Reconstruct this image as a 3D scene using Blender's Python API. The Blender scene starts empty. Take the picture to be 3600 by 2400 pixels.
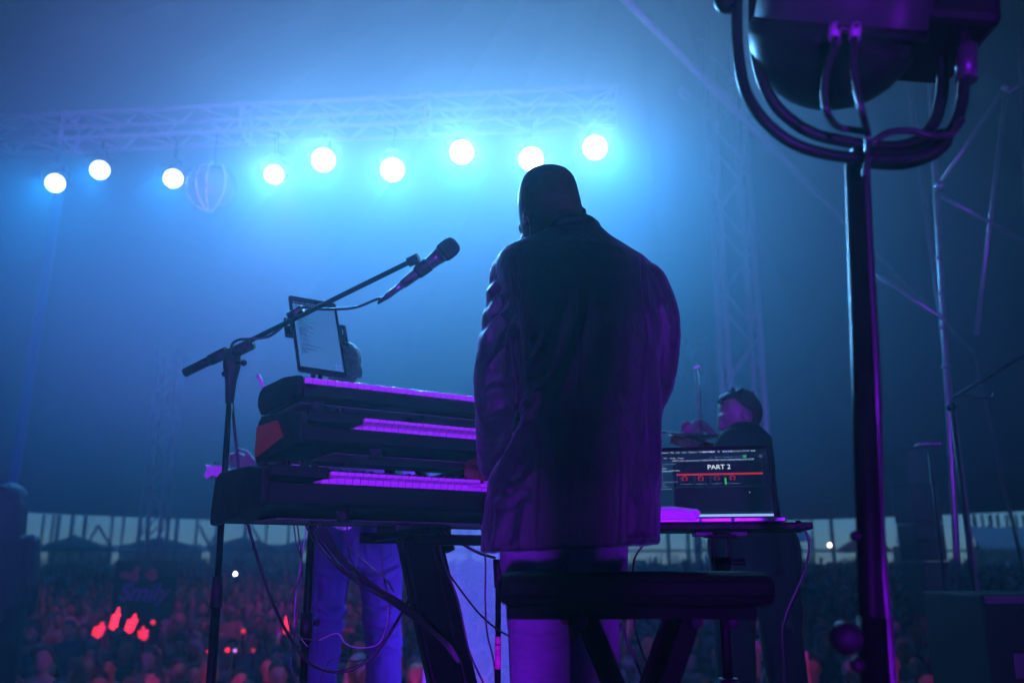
import bpy, bmesh, math, random
from mathutils import Vector, Matrix, Euler, noise
R = math.radians
random.seed(7)
SC = bpy.context.scene
COL = SC.collection

# ------------------------------------------------------------------ camera
PITCH = R(14.39)
FPX = 3079.0                      # focal length in photograph pixels (3600 wide)
EYE = Vector((0.0, 0.0, 0.75))    # stage deck is z = 0, the ground of the field lies lower
cam_d = bpy.data.cameras.new('camera')
cam_d.sensor_width = 36.0
cam_d.lens = FPX / 100.0
cam_d.clip_start = 0.05
cam_d.clip_end = 800.0
cam_d.dof.use_dof = True
cam_d.dof.focus_distance = 2.62
cam_d.dof.aperture_fstop = 2.2
cam = bpy.data.objects.new('camera', cam_d)
cam.location = EYE
cam.rotation_euler = (R(90) + PITCH, 0, 0)
COL.objects.link(cam)
SC.camera = cam

# ------------------------------------------------------------------ world: dusk sky
world = bpy.data.worlds.new('World')
SC.world = world
world.use_nodes = True
wn = world.node_tree
sky = wn.nodes.new('ShaderNodeTexSky')
sky.sky_type = 'NISHITA'
sky.sun_disc = False
sky.sun_elevation = R(10)
sky.ozone_density = 8.0
sky.dust_density = 0.2
sky.sun_rotation = R(200)
wn.links.new(sky.outputs[0], wn.nodes['Background'].inputs[0])
wn.nodes['Background'].inputs[1].default_value = SKY_STRENGTH = 0.11

# ------------------------------------------------------------------ exposure, sampling
SC.view_settings.view_transform = 'Standard'
SC.view_settings.look = 'None'
SC.view_settings.exposure = 0.0
SC.view_settings.gamma = 1.0
SC.view_settings.use_curve_mapping = False
SC.render.engine = 'CYCLES'
SC.cycles.use_denoising = True
SC.cycles.denoiser = 'OPENIMAGEDENOISE'
SC.cycles.use_adaptive_sampling = True
SC.cycles.adaptive_threshold = 0.07
SC.cycles.adaptive_min_samples = 16
SC.cycles.max_bounces = 3
SC.cycles.diffuse_bounces = 1
SC.cycles.glossy_bounces = 1
SC.cycles.transparent_max_bounces = 12
SC.cycles.volume_bounces = 0
SC.cycles.sample_clamp_indirect = 4.0
SC.cycles.caustics_reflective = False
SC.cycles.caustics_refractive = False

# ------------------------------------------------------------------ stage lamps that light the place
HAZE_DENSITY = 0.010
BLUE = (0.0, 0.36, 1.0)
GLARE = (0.25, 0.56, 1.0)          # paler middle of a strong beam
P_WASH, P_GLARE = 940.0, 720.0   # watts of a strong front lamp: blue wash on the deck, pale beam into the house
def spot(name, loc, target, watts, color, angle, blend=0.6, radius=0.08, parent=None):
    ld = bpy.data.lights.new(name, 'SPOT')
    ld.energy = watts
    ld.color = color
    ld.spot_size = R(angle)
    ld.spot_blend = blend
    ld.shadow_soft_size = radius
    o = bpy.data.objects.new(name, ld)
    COL.objects.link(o)
    o.location = loc
    d = Vector(target) - Vector(loc)
    o.rotation_euler = d.to_track_quat('-Z', 'Y').to_euler()
    if parent:
        bpy.context.view_layer.update()
        o.parent = parent
        o.matrix_parent_inverse = parent.matrix_world.inverted()
    return o

# ------------------------------------------------------------------ helpers
def ray(px, py):
    u, v = (px - 1800) / FPX, (1200 - py) / FPX
    c, s = math.cos(PITCH), math.sin(PITCH)
    return Vector((u, c - v * s, v * c + s))
def atY(px, py, Y):
    d = ray(px, py)
    return EYE + d * (Y / d.y)
def atZ(px, py, z):
    d = ray(px, py)
    return EYE + d * ((z - EYE.z) / d.z)
def mpp(px, py, Y):               # metres per photograph pixel at a point
    d = ray(px, py)
    return (Y / d.y) / FPX

MATS = {}
def mat(name, col, rough=0.5, metal=0.0, noise_amt=0.0, noise_scale=20.0, bump=0.0, bump_scale=80.0,
        sheen=0.0, sheen_tint=None, emit=None, emit_s=0.0, spec=0.5, coat=0.0, rand=None):
    if name in MATS:
        return MATS[name]
    m = bpy.data.materials.new(name)
    m.use_nodes = True
    nt = m.node_tree
    b = nt.nodes['Principled BSDF']
    b.inputs['Base Color'].default_value = (*col, 1)
    b.inputs['Roughness'].default_value = rough
    b.inputs['Metallic'].default_value = metal
    b.inputs['Specular IOR Level'].default_value = spec
    if coat:
        b.inputs['Coat Weight'].default_value = coat
    if sheen:
        b.inputs['Sheen Weight'].default_value = sheen
        b.inputs['Sheen Roughness'].default_value = 0.35
        if sheen_tint:
            b.inputs['Sheen Tint'].default_value = (*sheen_tint, 1)
    if emit:
        b.inputs['Emission Color'].default_value = (*emit, 1)
        b.inputs['Emission Strength'].default_value = emit_s
    tc = nt.nodes.new('ShaderNodeTexCoord')
    src = None
    if rand:
        oi = nt.nodes.new('ShaderNodeObjectInfo')
        cr = nt.nodes.new('ShaderNodeValToRGB')
        cr.color_ramp.interpolation = 'CONSTANT'
        els = cr.color_ramp.elements
        while len(els) < len(rand):
            els.new(0.5)
        for i, c in enumerate(rand):
            els[i].position = i / len(rand)
            els[i].color = (*c, 1)
        nt.links.new(oi.outputs['Random'], cr.inputs[0])
        nt.links.new(cr.outputs[0], b.inputs['Base Color'])
        src = cr.outputs[0]
    if noise_amt:
        nz = nt.nodes.new('ShaderNodeTexNoise')
        nz.inputs['Scale'].default_value = noise_scale
        nz.inputs['Detail'].default_value = 6
        nt.links.new(tc.outputs['Object'], nz.inputs['Vector'])
        mr = nt.nodes.new('ShaderNodeMapRange')
        mr.inputs['From Min'].default_value = 0.3
        mr.inputs['From Max'].default_value = 0.7
        mr.inputs['To Min'].default_value = 1 - noise_amt
        mr.inputs['To Max'].default_value = 1 + noise_amt
        nt.links.new(nz.outputs['Fac'], mr.inputs['Value'])
        mx = nt.nodes.new('ShaderNodeMix')
        mx.data_type = 'RGBA'
        mx.blend_type = 'MULTIPLY'
        mx.inputs['Factor'].default_value = 1
        if src:
            nt.links.new(src, mx.inputs[6])
        else:
            mx.inputs[6].default_value = (*col, 1)
        nt.links.new(mr.outputs[0], mx.inputs[7])
        nt.links.new(mx.outputs[2], b.inputs['Base Color'])
        mr2 = nt.nodes.new('ShaderNodeMapRange')
        mr2.inputs['To Min'].default_value = max(0.02, rough - 0.12)
        mr2.inputs['To Max'].default_value = min(1, rough + 0.12)
        nt.links.new(nz.outputs['Fac'], mr2.inputs['Value'])
        nt.links.new(mr2.outputs[0], b.inputs['Roughness'])
    if bump:
        nb = nt.nodes.new('ShaderNodeTexNoise')
        nb.inputs['Scale'].default_value = bump_scale
        nb.inputs['Detail'].default_value = 4
        nt.links.new(tc.outputs['Object'], nb.inputs['Vector'])
        bp = nt.nodes.new('ShaderNodeBump')
        bp.inputs['Strength'].default_value = bump
        bp.inputs['Distance'].default_value = 0.01
        nt.links.new(nb.outputs['Fac'], bp.inputs['Height'])
        nt.links.new(bp.outputs[0], b.inputs['Normal'])
    MATS[name] = m
    return m

def frame_of(axis):
    a = Vector(axis).normalized()
    h = Vector((0, 0, 1)) if abs(a.z) < 0.9 else Vector((1, 0, 0))
    u = a.cross(h).normalized()
    return u, a.cross(u).normalized(), a

class MB:
    """collects boxes, tubes, lathes and prisms for ONE mesh object"""
    def __init__(s):
        s.v, s.f, s.sm = [], [], []
    def add(s, vs, fs, smooth=False):
        n = len(s.v)
        s.v += [Vector(p) for p in vs]
        s.f += [[i + n for i in f] for f in fs]
        s.sm += [smooth] * len(fs)
        return s
    def box(s, c, size, M=None, bev=0.0):
        hx, hy, hz = size[0] / 2, size[1] / 2, size[2] / 2
        c = Vector(c)
        if bev:
            bm = bmesh.new()
            bmesh.ops.create_cube(bm, size=1)
            for v in bm.verts:
                v.co = Vector((v.co.x * size[0], v.co.y * size[1], v.co.z * size[2]))
            bmesh.ops.bevel(bm, geom=bm.edges[:], offset=bev, segments=2, profile=0.5, affect='EDGES')
            vs = [v.co.copy() for v in bm.verts]
            fs = [[v.index for v in f.verts] for f in bm.faces]
            bm.free()
        else:
            vs = [Vector((x, y, z)) for x in (-hx, hx) for y in (-hy, hy) for z in (-hz, hz)]
            fs = [(0, 1, 3, 2), (4, 6, 7, 5), (0, 4, 5, 1), (2, 3, 7, 6), (0, 2, 6, 4), (1, 5, 7, 3)]
        if M is not None:
            vs = [M @ v for v in vs]
        return s.add([v + c for v in vs], fs)
    def tube(s, pts, r, n=10, cap=True):
        pts = [Vector(p) for p in pts]
        rs = r if isinstance(r, (list, tuple)) else [r] * len(pts)
        vs, fs = [], []
        u = None
        for i, p in enumerate(pts):
            d = (pts[min(i + 1, len(pts) - 1)] - pts[max(i - 1, 0)])
            if d.length < 1e-9:
                d = Vector((0, 0, 1))
            d.normalize()
            if u is None:
                u, w, _ = frame_of(d)
            else:
                u = (u - d * u.dot(d))
                u = u.normalized() if u.length > 1e-6 else frame_of(d)[0]
            w = d.cross(u)
            for k in range(n):
                a = 2 * math.pi * k / n
                vs.append(p + (u * math.cos(a) + w * math.sin(a)) * rs[i])
        for i in range(len(pts) - 1):
            for k in range(n):
                k2 = (k + 1) % n
                fs.append((i * n + k, i * n + k2, (i + 1) * n + k2, (i + 1) * n + k))
        s.add(vs, fs, True)
        if cap:
            m = len(vs)
            base = len(s.v) - m
            s.f.append([base + k for k in range(n)][::-1])
            s.f.append([base + m - n + k for k in range(n)])
            s.sm += [False, False]
        return s
    def lathe(s, prof, M=None, n=24, smooth=True):
        """prof = [(radius, height)] turned about local z"""
        M = M or Matrix.Identity(4)
        vs, fs = [], []
        for (r, h) in prof:
            for k in range(n):
                a = 2 * math.pi * k / n
                vs.append(M @ Vector((r * math.cos(a), r * math.sin(a), h)))
        for i in range(len(prof) - 1):
            for k in range(n):
                k2 = (k + 1) % n
                fs.append((i * n + k, i * n + k2, (i + 1) * n + k2, (i + 1) * n + k))
        s.add(vs, fs, smooth)
        base = len(s.v) - len(vs)
        s.f.append([base + k for k in range(n)][::-1])
        s.f.append([base + (len(prof) - 1) * n + k for k in range(n)])
        s.sm += [False, False]
        return s
    def ball(s, c, r, n=14, m=9, M=None, sc=(1, 1, 1)):
        prof = []
        c = Vector(c)
        T = Matrix.Translation(c) @ (M or Matrix.Identity(4)) @ Matrix.Diagonal((*sc, 1))
        prof = [(max(1e-4, r * math.sin(math.pi * i / m)), -r * math.cos(math.pi * i / m)) for i in range(m + 1)]
        return s.lathe(prof, T, n)
    def prism(s, poly, d0, d1, M=None):
        """poly = list of 3D points (planar), swept from +d0 to +d1 (vectors)"""
        n = len(poly)
        d0, d1 = Vector(d0), Vector(d1)
        vs = [Vector(p) + d0 for p in poly] + [Vector(p) + d1 for p in poly]
        if M is not None:
            vs = [M @ v for v in vs]
        fs = [list(range(n))[::-1], [n + i for i in range(n)]]
        fs += [(i, (i + 1) % n, n + (i + 1) % n, n + i) for i in range(n)]
        return s.add(vs, fs)
    def build(s, name, m, parent=None, bev=0.0, fix=True):
        me = bpy.data.meshes.new(name)
        me.from_pydata([tuple(v) for v in s.v], [], s.f)
        me.polygons.foreach_set('use_smooth', s.sm)
        if fix or bev:
            bm = bmesh.new()
            bm.from_mesh(me)
            if fix:
                bmesh.ops.recalc_face_normals(bm, faces=bm.faces)
            if bev:
                ed = [e for e in bm.edges if len(e.link_faces) == 2 and e.calc_face_angle(0) > 0.6]
                bmesh.ops.bevel(bm, geom=ed, offset=bev, segments=2, profile=0.5, affect='EDGES', clamp_overlap=True)
            bm.to_mesh(me)
            bm.free()
        if m:
            me.materials.append(m)
        return link(name, me, parent)

def link(name, me, parent=None):
    o = bpy.data.objects.new(name, me)
    COL.objects.link(o)
    if parent is not None:
        P = PM[parent.name]
        if me is not None and not me.get('local'):
            me.transform(P.inverted())
            me['local'] = 1
        o.parent = parent
        PM[o.name] = P
    else:
        PM[o.name] = Matrix.Identity(4)
    return o
PM = {}                            # world matrix in which a parent's children are given
def thing(name, label, cat, loc=(0, 0, 0), rz=0.0, group=None):
    o = bpy.data.objects.new(name, None)
    COL.objects.link(o)
    o.empty_display_size = 0.1
    o.location = loc
    o.rotation_euler = (0, 0, rz)
    PM[o.name] = Matrix.Translation(Vector(loc)) @ Matrix.Rotation(rz, 4, 'Z')
    return tag(o, label, cat, group)
def tag(o, label=None, cat=None, group=None, kind=None):
    if label: o['label'] = label
    if cat: o['category'] = cat
    if group: o['group'] = group
    if kind: o['kind'] = kind
    return o
def copy_tree(o, parent=None):
    c = o.copy()
    COL.objects.link(c)
    if parent is not None:
        c.parent = parent
    for ch in list(o.children):
        copy_tree(ch, c)
    return c
def smooth_path(pts, n=8):
    """Catmull-Rom through the points"""
    P = [Vector(p) for p in pts]
    P = [P[0] * 2 - P[1]] + P + [P[-1] * 2 - P[-2]]
    out = []
    for i in range(1, len(P) - 2):
        a, b, c, d = P[i - 1:i + 3]
        for k in range(n):
            t = k / n
            out.append(0.5 * ((2 * b) + (c - a) * t + (2 * a - 5 * b + 4 * c - d) * t * t + (3 * b - a - 3 * c + d) * t ** 3))
    out.append(P[-2])
    return out
def lerp_rows(rows, y):
    """rows = [(y, a, b, ...)] sorted; linear interpolation of the values at y"""
    if y <= rows[0][0]: return rows[0][1:]
    for r0, r1 in zip(rows, rows[1:]):
        if y <= r1[0]:
            t = (y - r0[0]) / (r1[0] - r0[0])
            return tuple(a + (b - a) * t for a, b in zip(r0[1:], r1[1:]))
    return rows[-1][1:]

class Blob:
    """solid shapes fused into one continuous surface by a voxel remesh"""
    def __init__(s):
        s.mb = MB()
    def limb(s, pts, rs, n=16):
        pts = [Vector(p) for p in pts]
        rs = rs if isinstance(rs, (list, tuple)) else [rs] * len(pts)
        s.mb.tube(pts, rs, n)
        s.mb.ball(pts[0], rs[0] * 0.995, 16, 10)
        s.mb.ball(pts[-1], rs[-1] * 0.995, 16, 10)
        return s
    def ell(s, c, rad, M=None):
        s.mb.ball(c, 1.0, 20, 14, M, rad)
        return s
    def loft(s, rings):
        n = len(rings[0])
        vs = [p for r in rings for p in r]
        fs = []
        for i in range(len(rings) - 1):
            for k in range(n):
                k2 = (k + 1) % n
                fs.append((i * n + k, i * n + k2, (i + 1) * n + k2, (i + 1) * n + k))
        fs.append(list(range(n))[::-1])
        fs.append([(len(rings) - 1) * n + k for k in range(n)])
        s.mb.add(vs, fs, True)
        return s
    def mesh(s, name, voxel, smooth=6, fac=0.5):
        me = bpy.data.meshes.new(name + '_src')
        me.from_pydata([tuple(v) for v in s.mb.v], [], s.mb.f)
        bm = bmesh.new(); bm.from_mesh(me)
        # orient each island outward
        bmesh.ops.recalc_face_normals(bm, faces=bm.faces)
        bm.to_mesh(me); bm.free()
        o = bpy.data.objects.new(name + '_src', me)
        COL.objects.link(o)
        md = o.modifiers.new('r', 'REMESH')
        md.mode = 'VOXEL'
        md.voxel_size = voxel
        md.use_smooth_shade = True
        if smooth:
            sm = o.modifiers.new('s', 'SMOOTH')
            sm.factor = fac
            sm.iterations = smooth
        dg = bpy.context.evaluated_depsgraph_get()
        out = bpy.data.meshes.new_from_object(o.evaluated_get(dg))
        out.name = name
        bpy.data.objects.remove(o)
        bpy.data.meshes.remove(me)
        return out

# ------------------------------------------------------------------ common materials
M_BLACK = mat('black_plastic', (0.006, 0.006, 0.007), 0.6, noise_amt=0.25, noise_scale=30, bump=0.04, bump_scale=400, spec=0.25)
M_BLACKM = mat('black_metal', (0.003, 0.003, 0.0035), 0.48, 0.0, noise_amt=0.2, noise_scale=25, spec=0.06)
M_CASE = mat('keyboard_case', (0.0035, 0.004, 0.005), 0.6, noise_amt=0.2, noise_scale=14, bump=0.05, bump_scale=600, spec=0.15)
M_RUBBER = mat('cable_rubber', (0.010, 0.010, 0.011), 0.4, noise_amt=0.15, noise_scale=50)
M_ALU = mat('aluminium', (0.24, 0.24, 0.25), 0.45, 0.2, noise_amt=0.12, noise_scale=12)
M_CHROME = mat('chrome', (0.7, 0.7, 0.72), 0.12, 1.0)
M_WHITEKEY = mat('white_key', (0.78, 0.77, 0.74), 0.3, noise_amt=0.03, noise_scale=40)
M_BLACKKEY = mat('black_key', (0.01, 0.01, 0.01), 0.35, noise_amt=0.1)

# ================================================================== the place
GROUND_Z = -1.8
def gz(y):
    return GROUND_Z + max(0.0, y - 12.0) * 0.040
M_GROUND = mat('field_ground', (0.045, 0.05, 0.03), 0.95, noise_amt=0.5, noise_scale=0.8, bump=0.5, bump_scale=3)
mb = MB()
ys = [-14, -6, 0, 6, 12, 20, 30, 40, 50, 65, 80]
xs = [-48, -24, -12, 0, 12, 24, 48]
for y in ys:
    for x in xs:
        mb.v.append(Vector((x, y, gz(y))))
nx = len(xs)
for j in range(len(ys) - 1):
    for i in range(nx - 1):
        mb.f.append([j * nx + i, j * nx + i + 1, (j + 1) * nx + i + 1, (j + 1) * nx + i]); mb.sm.append(True)
tag(mb.build('ground', M_GROUND), kind='structure')

# stage deck: plywood panels on a black substructure
M_DECK = mat('stage_deck', (0.022, 0.022, 0.024), 0.6, noise_amt=0.4, noise_scale=6, bump=0.1, bump_scale=60)
STAGE_Y = 5.9
stage = tag(MB().box((0, (STAGE_Y - 7.2) / 2, -0.93), (16, STAGE_Y + 7.2, 1.70)).build('stage_floor', M_DECK), kind='structure')
proto = None
for i in range(8):
    for j in range(6):
        o = bpy.data.objects.new('deck_panel', proto) if proto else None
        if o is None:
            m0 = MB().box((0, 0, 0), (1.992, 1.992, 0.077), bev=0.004)
            o = m0.build('deck_panel', M_DECK); proto = o.data
        else:
            COL.objects.link(o)
        o.parent = stage
        o.location = (-7 + 2 * i, -5.25 + 2.02 * j, -0.0385)
# lower front step of the stage on the left
tag(MB().box((-4.4, STAGE_Y + 0.72, -1.09), (7.0, 1.4, 1.38), bev=0.01).build('stage_step', M_DECK), kind='structure')

# black drape behind the stage (behind the photographer)
M_DRAPE = mat('black_drape', (0.01, 0.01, 0.012), 0.95, noise_amt=0.2, noise_scale=3)
mb = MB()
n = 120
for i in range(n + 1):
    x = -12 + 24 * i / n
    y = -7.0 + 0.12 * math.sin(i * 1.35) + 0.05 * math.sin(i * 3.1)
    mb.v += [Vector((x, y, -1.78)), Vector((x, y, 7.0))]
for i in range(n):
    mb.f.append([2 * i, 2 * i + 2, 2 * i + 3, 2 * i + 1]); mb.sm.append(True)
tag(mb.build('back_drape', M_DRAPE), 'tall black pleated drape closing the back of the stage', 'drape')

# big dark tent over stage and audience; its eave shows as the dark edge above the daylight strip
M_TENT = mat('tent_fabric', (0.03, 0.036, 0.045), 0.8, noise_amt=0.15, noise_scale=0.6, bump=0.1, bump_scale=1.5)
tent = thing('big_tent', 'huge dark tent roof spanning the stage and the crowd', 'tent', (0, 18, GROUND_Z))
def eave(a):   # 41.5 m ahead of the camera
    c, s_ = math.cos(a), math.sin(a)
    return Vector((30 * c, 16.5 + 25.0 * s_, 2.62 + 0.5 * abs(c) ** 2))
NP, NR = 24, 8
def tent_pt(a, t):
    e = eave(a)
    top = Vector((2.0, 13.0, 13.0))
    p = e.lerp(top, t)
    p.z = e.z + (top.z - e.z) * (t ** 0.9) - 0.35 * math.sin(math.pi * t) * abs(math.sin(a * NP / 2))
    return p
for k in range(NP):
    mb = MB()
    a0, a1 = 2 * math.pi * k / NP, 2 * math.pi * (k + 1) / NP
    m = 4
    for i in range(m + 1):
        a = a0 + (a1 - a0) * i / m
        for j in range(NR + 1):
            mb.v.append(tent_pt(a, j / NR * 0.995))
    for i in range(m):
        for j in range(NR):
            q = i * (NR + 1) + j
            mb.f.append([q, q + NR + 1, q + NR + 2, q + 1]); mb.sm.append(True)
    mb.build('canopy_panel', M_TENT, tent)

# fabric side walls close the tent all round but the far side
for k in range(NP):
    a0, a1 = 2 * math.pi * k / NP, 2 * math.pi * (k + 1) / NP
    if math.sin((a0 + a1) / 2) > 0.12: continue
    e0, e1 = eave(a0), eave(a1)
    mb = MB()
    for i in range(9):
        e = e0.lerp(e1, i / 8); dy = 0.08 * math.sin(i * 2.1)
        mb.v += [Vector((e.x + dy, e.y + dy, gz(e.y) + 0.01)), Vector((e.x, e.y, e.z + 0.02))]
    for i in range(8):
        mb.f.append([2 * i, 2 * i + 2, 2 * i + 3, 2 * i + 1]); mb.sm.append(True)
    mb.build('side_wall', M_TENT, tent)

# haze: one closed box of even air round everything
hz = bpy.data.materials.new('haze')
hz.use_nodes = True
nt = hz.node_tree
for nd in list(nt.nodes):
    if nd.type != 'OUTPUT_MATERIAL':
        nt.nodes.remove(nd)
pv = nt.nodes.new('ShaderNodeVolumePrincipled')
pv.inputs['Color'].default_value = (0.42, 0.80, 1.0, 1)
pv.inputs['Density'].default_value = HAZE_DENSITY
pv.inputs['Anisotropy'].default_value = 0.66
nt.links.new(pv.outputs[0], nt.nodes['Material Output'].inputs['Volume'])
tag(MB().box((0, 33, 5.2), (104, 100, 16.4)).build('haze', hz), kind='stuff')

# a bank of smoke added round the truss to whiten the glow of the lamps
sm = bpy.data.materials.new('smoke')
sm.use_nodes = True
nt = sm.node_tree
for nd in list(nt.nodes):
    if nd.type != 'OUTPUT_MATERIAL':
        nt.nodes.remove(nd)
pv = nt.nodes.new('ShaderNodeVolumePrincipled')
pv.inputs['Color'].default_value = (0.86, 0.95, 1.0, 1)
pv.inputs['Density'].default_value = 0.03
pv.inputs['Anisotropy'].default_value = 0.3
nt.links.new(pv.outputs[0], nt.nodes['Material Output'].inputs['Volume'])
mb = MB(); mb.ball((-0.2, 8.6, 4.6), 1.0, 44, 28, None, (7.6, 4.1, 4.3))
tag(mb.build('smoke', sm), 'pale bank of smoke added round the lamps to whiten their glow', None, None, 'stuff')

# ================================================================== truss, front lamps, masts
G_TRUSS = 'rigging over the audience side of the stage'
TZ = 6.49
tr_R = atY(2170, 304, 9.7)
tr_L = atZ(-260, 424, tr_R.z)
t_dir = (tr_L - tr_R); t_len = t_dir.length; t_dir.normalize()
t_back = Vector((-t_dir.y, t_dir.x, 0)); t_back = t_back if t_back.y > 0 else -t_back
TB = 0.36
truss = thing('lighting_truss', 'long silvery box truss carrying the row of bright lamps', 'truss', tr_R.lerp(tr_L, 0.5))
corners = [Vector((0, 0, 0)), t_back * TB, Vector((0, 0, -TB)), t_back * TB + Vector((0, 0, -TB))]
for c in corners:
    MB().tube([tr_R + c, tr_L + c], 0.026, 10).build('chord', M_ALU, truss)
step = 0.385
nb_ = int(t_len / step)
for fa, fb in ((0, 2), (1, 3), (0, 1), (2, 3)):
    for i in range(nb_):
        a = tr_R + t_dir * (i * step) + corners[fa if i % 2 == 0 else fb]
        b = tr_R + t_dir * ((i + 1) * step) + corners[fb if i % 2 == 0 else fa]
        MB().tube([a, b], 0.012, 6).build('brace', M_ALU, truss)
for s_ in [0.02] + [2.4 * k for k in (1, 2, 3)]:
    for c0, c1 in ((0, 2), (1, 3), (0, 1), (2, 3)):
        MB().tube([tr_R + t_dir * s_ + corners[c0], tr_R + t_dir * s_ + corners[c1]], 0.018, 8).build('end_frame', M_ALU, truss)
for c in corners:
    for s_ in (2.4, 4.8, 7.2):
        MB().tube([tr_R + t_dir * (s_ - 0.07) + c, tr_R + t_dir * (s_ + 0.07) + c], 0.036, 10).build('coupler', M_ALU, truss)

M_LENS = bpy.data.materials.new('lamp_lens'); M_LENS.use_nodes = True
_nt = M_LENS.node_tree
_b = _nt.nodes['Principled BSDF']
_b.inputs['Base Color'].default_value = (0.8, 0.8, 0.8, 1)
_b.inputs['Emission Color'].default_value = (0.82, 0.93, 1.0, 1)
_b.inputs['Emission Strength'].default_value = 5.0
M_LENS.cycles.emission_sampling = 'NONE'
LAMPS = [  # photo position, watt factor, aim, cone angle, where it hangs
    (194, 644, 0.42, (-2.2, 1.5, 0.5), 70, 'leftmost bright round lamp under the truss, lowest of the far pair'),
    (351, 598, 0.42, (-1.8, 1.5, 0.5), 70, 'second bright lamp from the far end of the truss, tilted aside'),
    (609, 628, 0.42, (-1.5, 1.5, 0.5), 70, 'bright round lamp just beside the hanging clear ball'),
    (964, 614, 0.7, (-1, 1.5, 0.5), 70, 'medium bright lamp between the clear ball and the glaring lamps'),
    (1137, 563, 0.85, (-0.6, 0.5, 1), 70, 'glaring lamp, leftmost of the five strongest under the truss'),
    (1380, 597, 0.75, (-0.3, 0.5, 1), 70, 'glaring lamp hanging lowest in the middle of the strong five'),
    (1623, 535, 1.15, (0, 0.3, 1), 70, 'largest glare of all the lamps, above the microphone'),
    (1868, 560, 0.95, (0.3, 0.3, 1), 70, 'glaring lamp partly covered by the standing man\'s head'),
    (2092, 520, 1.10, (0.5, 0.3, 1), 70, 'glaring lamp at the near end of the truss right of the head'),
]
def make_lamp(px, py, k, aim, ang, label):
    strong = px > 900
    # hangs from the rear bottom chord
    p = atY(px, py, 9.7 + (1 - px / 2170) * 0.78 + 0.16)
    s_ = (p - tr_R).dot(t_dir)
    top = tr_R + t_dir * s_ + Vector((0, 0, -TB)) + t_back * 0.16
    th = thing('stage_light', label, 'stage light', p, 0, 'round lamps hanging from the truss')
    d = (Vector((aim[0] * 0.6, 1.5, 0.8)) - p).normalized()
    u = d.cross(Vector((0, 0, 1))).normalized(); w = u.cross(d)
    Mh = Matrix(((u.x, w.x, d.x, p.x), (u.y, w.y, d.y, p.y), (u.z, w.z, d.z, p.z), (0, 0, 0, 1)))
    r = 0.145 if px > 1000 else 0.118
    MB().lathe([(0.05, -0.24), (0.10, -0.22), (r + 0.005, -0.12), (r + 0.01, -0.02), (r + 0.01, 0.0)], Mh, 28).build('head', M_BLACKM, th)
    mb = MB()
    n = 96
    for i in range(n):
        a = 2 * math.pi * i / n
        rr = r * (0.955 + 0.045 * abs(math.cos(a * 9)))
        mb.v.append(Mh @ Vector((rr * math.cos(a), rr * math.sin(a), 0.004)))
    mb.f.append(list(range(n))); mb.sm.append(False)
    mb.build('lens', M_LENS, th, fix=False)
    yk = MB()
    side = u
    pts = [p - side * 0.175, p - side * 0.175 + Vector((0, 0, 0.17)), p + side * 0.175 + Vector((0, 0, 0.17)), p + side * 0.175]
    yk.tube(smooth_path(pts, 5), 0.014, 8)
    yk.build('yoke', M_BLACKM, th)
    bz = p + Vector((0, 0, 0.17))
    MB().box(bz + Vector((0, 0, 0.045)), (0.16, 0.13, 0.09), bev=0.012).build('base', M_BLACK, th)
    MB().tube([bz + Vector((0, 0, 0.09)), Vector((p.x, top.y if False else p.y, max(bz.z + 0.12, top.z + 0.03)))], 0.02, 8).build('clamp', M_BLACKM, th)
    if strong:
        spot('lamp_beam', p + d * 0.03, (p.x * 0.9, 0.0, 2.6), P_GLARE * k, GLARE, 104, 1.0, 0.09, th)
    spot('lamp_wash', p + d * 0.03, (p.x * 0.85 + (1.8 if px > 1800 else 0.0), 4.0, 0.0), P_WASH * k, BLUE, 66, 1.0, 0.09, th)
    return th
for L in LAMPS:
    make_lamp(*L)

# ================================================================== the three keyboards
PHI = R(32)
E1 = Vector((math.cos(PHI), math.sin(PHI), 0))
E2 = Vector((-math.sin(PHI), math.cos(PHI), 0))
NWHITE = 45
PITCHK = 0.0235
def box_mesh(name, boxes, m, bev=0.0012):
    mb = MB()
    for c, s_ in boxes:
        mb.box(c, s_, bev=bev)
    me = bpy.data.meshes.new(name)
    me.from_pydata([tuple(v) for v in mb.v], [], mb.f)
    me.materials.append(m)
    me['local'] = 1
    return me
ME_PLAINKEY = box_mesh('white_key', [((0.0117, 0.0725, -0.0085), (0.0214, 0.145, 0.017))], M_WHITEKEY)
ME_LIPKEY = box_mesh('white_key', [((0.0117, 0.0725, -0.005), (0.0214, 0.145, 0.010)), ((0.0117, 0.110, -0.0205), (0.0212, 0.070, 0.0205))], M_WHITEKEY)
ME_BLACKKEY = box_mesh('black_key', [((0, 0.097, 0.003), (0.0105, 0.094, 0.019))], M_BLACKKEY, 0.002)
M_RED = mat('red_cheek', (0.24, 0.012, 0.012), 0.45, noise_amt=0.15, noise_scale=25)
M_GREYUNDER = mat('grey_underside', (0.05, 0.052, 0.056), 0.6, noise_amt=0.25, noise_scale=10)
def prism_x(prof, x0, x1):
    return [Vector((0, y, z)) for y, z in prof], Vector((x0, 0, 0)), Vector((x1, 0, 0))
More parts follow.
